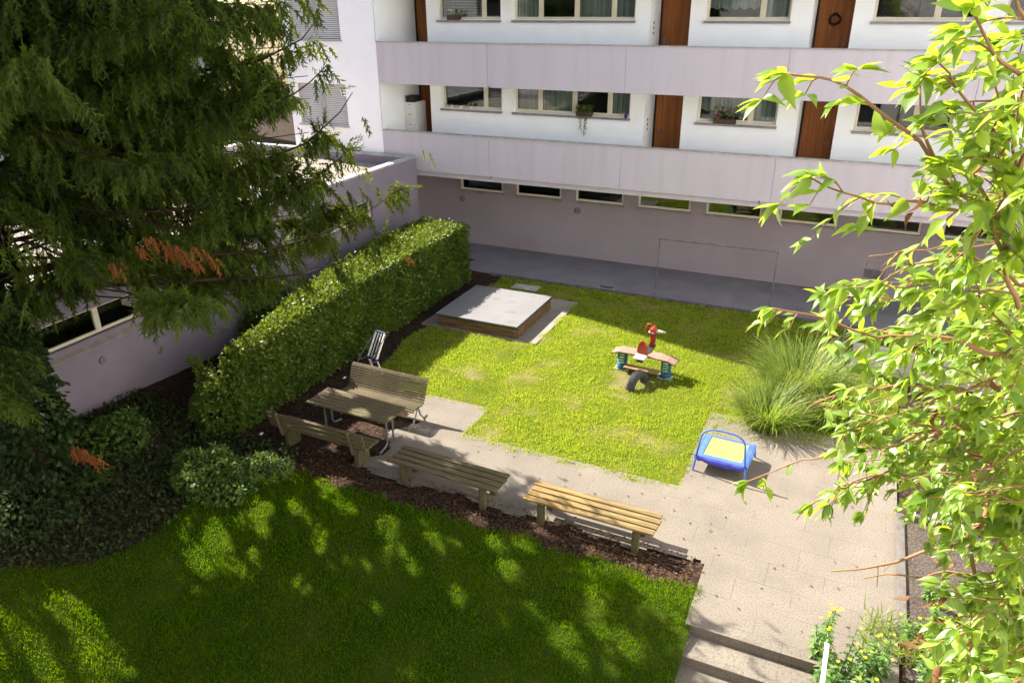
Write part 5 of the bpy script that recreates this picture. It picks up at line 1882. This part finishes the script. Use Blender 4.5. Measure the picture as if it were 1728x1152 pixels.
for k in range(66):
    ex, ey = rb.uniform(1390, 1720), (rb.uniform(430, 1160) if k % 3 else rb.uniform(680, 1160))
    if ey > 850 and ex < 1570 or ey > 640 and ey < 760 and ex < 1420:
        ex = rb.uniform(1580, 1725)
    d0_ = rb.uniform(3.5, 5.0) if ey > 500 else rb.uniform(3.0, 4.0)
    sy_ = ey + rb.uniform(-160, 120)
    lx = 1900
    BR.append(([(lx, sy_, d0_ + 0.2), (lx + (ex - lx) * 0.35, sy_ + (ey - sy_) * 0.45 - 25, d0_ + 0.1), (lx + (ex - lx) * 0.7, sy_ + (ey - sy_) * 0.8 - 18, d0_), (ex, ey, d0_ - 0.1)], 0.0055, 0.85))
for k in range(7):
    ex, ey = rb.uniform(1600, 1725), rb.uniform(60, 430)
    sy_ = ey + rb.uniform(-100, 160)
    BR.append(([(1900, sy_, 3.2), (1900 + (ex - 1900) * 0.5, sy_ + (ey - sy_) * 0.6 - 20, 3.05), (ex, ey, 2.9)], 0.0055, 0.95))
trunk_xy = ray_point(1960, 700, 4.0)
ch = thing('cherry_tree', 'bright leafy cherry tree close to the viewer along the right side', 'tree', (trunk_xy[0], trunk_xy[1], float(ground_z(trunk_xy[0], trunk_xy[1]))))
tw, tr_ = MB(), MB()
cx, cy = trunk_xy[0], trunk_xy[1]
gz = float(ground_z(cx, cy))
tr_.tube([(cx, cy, gz - 0.2), (cx, cy, 2.0), (cx + 0.05, cy + 0.03, 5.0), (cx, cy, 7.0), (cx + 0.02, cy, 9.2)], [0.10, 0.075, 0.05, 0.03, 0.008], 10)
LP, LD, LN, LL = [], [], [], []
rg = random.Random(3)


def put_leaf(p, d, l):
    d = unit(np.array(d))
    l = l * 0.80
    LP.append(p)
    LD.append(d)
    n_ = np.array([rg.gauss(0, 0.55), rg.gauss(0, 0.55), 1.0]) + unit(SUN_DIR) * 0.25
    LN.append(n_)
    LL.append(l)


LEFT = -CR * 0.30 - CF * 0.05


def rosette(p, d, nlf, l):
    for q in range(nlf):
        v = np.array([rg.gauss(0, 0.75), rg.gauss(0, 0.75), rg.gauss(-0.25, 0.35)])
        put_leaf(p, unit(d) * 0.7 + v + LEFT * 0.6, l * rg.uniform(0.7, 1.1))


for pts, r0, leafy in BR:
    W_ = np.array([ray_point(*q) for q in pts])
    att = np.array([cx, cy, max(gz + 1.0, W_[0][2] - 0.5)])
    if pts[0][0] > 1800:
        tr_.tube([att, att * 0.45 + W_[0] * 0.55 + np.array([0, 0, 0.06]), W_[0]], [r0 * 1.6, r0 * 1.3, r0 * 1.05], 7)
    P, T, S = polyline_samples(W_, 0.05)
    P = P + np.stack([0.012 * np.sin(S * 23 + r0 * 900), 0.012 * np.cos(S * 19), 0.010 * np.sin(S * 31)], 1) * (S * (1 - S) * 4)[:, None]
    tw.tube(list(P), list(r0 * (1 - 0.80 * S) + 0.0012), 7)
    i = 2
    while i < len(P):
        if rg.random() < 0.80 * leafy + 0.1 and S[i] > 0.06:
            # side twig
            tl = rg.uniform(0.10, 0.40) * (0.6 if leafy < 0.4 else 1) * (1 - 0.72 * S[i])
            dt = unit(T[i] * rg.uniform(0.3, 1.0) + np.array([rg.gauss(0, 0.6), rg.gauss(0, 0.6), rg.gauss(0.12, 0.5)]))
            m = max(2, int(tl / 0.026))
            tp = [P[i] + dt * tl * q / m + np.array([0, 0, -0.06 * (q / m) ** 2]) for q in range(m + 1)]
            tw.tube(tp, list(np.linspace(0.0030, 0.0014, m + 1)), 5)
            if leafy >= 0.4 or rg.random() < 0.2:
                for q in range(1, m + 1):
                    sg = 1 if q % 2 else -1
                    sdv = unit(np.cross(dt, (0, 0, 1))) * sg
                    put_leaf(tp[q], dt * 0.75 + sdv * 0.65 + np.array([rg.gauss(0, 0.2), rg.gauss(0, 0.2), rg.gauss(-0.35, 0.25)]) + LEFT, rg.choice((0.055, 0.075, 0.09, 0.10, 0.115)) * rg.uniform(0.85, 1.1))
                rosette(tp[-1], dt, rg.randint(2, 4), 0.10)
        if rg.random() < 0.6 * leafy and S[i] > 0.25 and leafy > 0.4:
            sdv = unit(np.cross(T[i], (0, 0, 1))) * rg.choice((-1, 1))
            put_leaf(P[i], T[i] * 0.5 + sdv * 0.8 + np.array([0, 0, rg.gauss(-0.35, 0.3)]) + LEFT, rg.uniform(0.06, 0.115))
        i += rg.choice((1, 2))
    if leafy > 0.5:
        rosette(P[-1], T[-1], 7, 0.115)
tr_.build('trunk', M['twig'], ch, world=True, smooth=True)
tw.build('branches', M['twig_red'], ch, world=True, smooth=True)
LP, LD, LN, LL = np.array(LP), np.array(LD), np.array(LN), np.array(LL)
print('cherry leaves', len(LP))
# bare stretches of the crown stay open
px, py, pz = to_px(LP + unit(LD) * LL[:, None] * 0.5)
GAPS = [(1235, 1230, 0, 0)]
k = np.ones(len(LP), bool)
k &= ~((px < 1470) & (py > 880))                      # paving stays visible left of the lower crown
k &= ~((px < 1560) & (py > 930))
k &= ~((px > 1380) & (px < 1500) & (py > 390) & (py < 470))
k &= ~((px < 1480) & (py > 180) & (py < 262) & (px > 1200))
k &= ~((px < 1390) & (py > 560) & (py < 760))
LP, LD, LN, LL = LP[k], LD[k], LN[k], LL[k]
scatter('foliage', LEAF_V, LEAF_F, LP, frames(LD, LN, LL, LL * RNG.uniform(0.75, 1.25, len(LL)), LL * RNG.uniform(0.2, 2.2, len(LL))), M['cherry'], ch, world=True, smooth=True)
Ps, Ds, Ls = [], [], []
for c, m, s, l in (((1545, 330, 2.75), 3, 0.05, 0.07), ((1700, 630, 3.5), 5, 0.05, 0.10), ((1580, 715, 3.8), 3, 0.04, 0.09), ((1590, 1050, 4.4), 7, 0.10, 0.13),
                   ((1595, 1000, 4.3), 4, 0.05, 0.10), ((1590, 1125, 4.5), 6, 0.08, 0.13), ((1640, 800, 4.0), 3, 0.05, 0.09)):
    p = ray_point(*c)
    for q in range(m):
        Ps.append(p + RNG.normal(0, s, 3))
        Ds.append(np.array([rg.gauss(0, 0.4), rg.gauss(0, 0.4), -0.9]))
        Ls.append(l * rg.uniform(0.5, 0.95))
Ps, Ds, Ls = np.array(Ps), np.array(Ds), np.array(Ls)
scatter('withered_leaves', LEAF_V, LEAF_F, Ps, frames(Ds, RNG.normal(0, 1, Ps.shape), Ls, Ls * 0.9, Ls * 2.6), M['cherry_dead'], ch, world=True, smooth=True)


# ------------------------------------------------------------------ yellow flowers and herbs by the steps
def herb(x, y, h, label, group, nfl, spread=0.16, seed=0):
    rr_ = random.Random(seed)
    z0 = float(ground_z(x, y)) if x > 1.0 or y < 7.0 else -0.05
    t = thing('yellow_flower_plant', label, 'flowering plant', (x, y, z0), group=group)
    mb = MB()
    Ps, Ds, Ls, tops_ = [], [], [], []
    for q in range(5):
        a = rr_.uniform(0, 2 * PI)
        hh = h * rr_.uniform(0.7, 1.05)
        tip = np.array([spread * math.cos(a), spread * math.sin(a), hh])
        base = np.array([0.04 * math.cos(a), 0.04 * math.sin(a), -0.05])
        mb.tube([base, base * 0.5 + tip * 0.5 + np.array([0.02, 0, 0]), tip], [0.006, 0.005, 0.003], 5)
        for s in np.linspace(0.08, 0.95, 26):
            b = a + s * 40
            Ps.append(base + (tip - base) * s)
            Ds.append(np.array([math.cos(b), math.sin(b), 0.15 - 0.3 * (1 - s)]))
            Ls.append((0.15 - 0.075 * s) * rr_.uniform(0.8, 1.2))
        tops_.append(tip)
    mb.build('stems', M['herb_leaf'], t)
    Ps, Ds, Ls = np.array(Ps), np.array(Ds), np.array(Ls)
    scatter('leaves', LEAF_V, LEAF_F, Ps, frames(Ds, np.tile([0, 0, 1.0], (len(Ps), 1)) + RNG.normal(0, 0.25, (len(Ps), 3)), Ls, Ls * 0.85, Ls), M['herb_leaf'], t, smooth=True)
    if nfl:
        for q in range(nfl):
            Pp, Dp = [], []
            c = tops_[q % 5] + np.array([rr_.gauss(0, 0.045), rr_.gauss(0, 0.045), rr_.uniform(0, 0.05)])
            for b in range(12):
                an = b * 0.5236
                Pp.append(c)
                Dp.append(np.array([math.cos(an), math.sin(an), 0.25 + 0.3 * (b % 2)]))
            Pp, Dp = np.array(Pp), np.array(Dp)
            Lp = RNG.uniform(0.018, 0.032, len(Pp))
            scatter('flower_head', RHOMB_V, RHOMB_F, Pp, frames(Dp, np.tile([0, 0, 1.0], (len(Pp), 1)), Lp, Lp, Lp), M['petal_yellow'], t)
    return t


spots = [(0.52, 8.35, 0.85, 8, 'tallest yellow flowering plant at the edge of the steps'), (0.80, 8.05, 0.75, 4, None), (0.60, 7.75, 0.6, 2, None), (1.05, 7.8, 0.62, 4, None),
         (1.35, 8.25, 0.55, 6, None), (0.85, 7.35, 0.6, 3, None), (1.5, 7.7, 0.5, 5, None), (1.25, 7.3, 0.6, 3, None), (1.9, 8.4, 0.5, 5, None), (1.75, 7.35, 0.5, 2, None),
         (2.2, 7.9, 0.5, 3, None), (0.95, 6.9, 0.55, 2, None), (1.5, 6.85, 0.5, 2, None), (2.1, 7.2, 0.5, 3, None), (1.75, 8.95, 0.4, 4, None), (2.4, 8.6, 0.4, 2, None), (0.62, 7.05, 0.55, 1, None), (2.1, 9.4, 0.45, 2, None), (2.7, 9.2, 0.5, 2, None), (2.0, 10.1, 0.35, 2, None), (2.6, 8.0, 0.55, 2, None), (2.9, 10.0, 0.5, 1, None), (1.15, 8.3, 0.5, 3, None), (2.75, 7.4, 0.55, 1, None)]
for k, (x, y, h, nf, l) in enumerate(spots):
    if l:
        herb(x, y, h, l, None, nf, seed=k)
    else:
        herb(x, y, h, 'leafy yellow flowering plant in the overgrown bed beside the handrail', 'flowering plants in the bed by the handrail', nf, 0.2, seed=k)
# rough dry undergrowth in that bed
n = 5200
P = np.stack([RNG.uniform(0.55, 3.4, n), RNG.uniform(6.3, 9.3, n)], 1)
keep = smooth_noise(P[:, 0], P[:, 1], 0.35, 90) > 0.38
keep &= ~((P[:, 0] < 1.05) & (P[:, 1] > 8.3))
P = P[keep]
P = np.concatenate([P, (np.where(P[:, 0] > 1.0, ground_z(P[:, 0], P[:, 1]), -0.3) + RNG.uniform(-0.02, 0.18, len(P)))[:, None]], 1)
D = np.stack([RNG.normal(0, 0.7, len(P)), RNG.normal(0, 0.7, len(P)), np.ones(len(P))], 1)
L = RNG.uniform(0.08, 0.26, len(P))
ug = scatter('bed_undergrowth', BLADE_V, BLADE_F, P, frames(D, RNG.normal(0, 1, (len(P), 3)), L, np.full(len(P), 0.016), L), M['tuft'])
tag(ug, 'rough pale grassy undergrowth among the yellow flowers', 'undergrowth', kind='stuff')
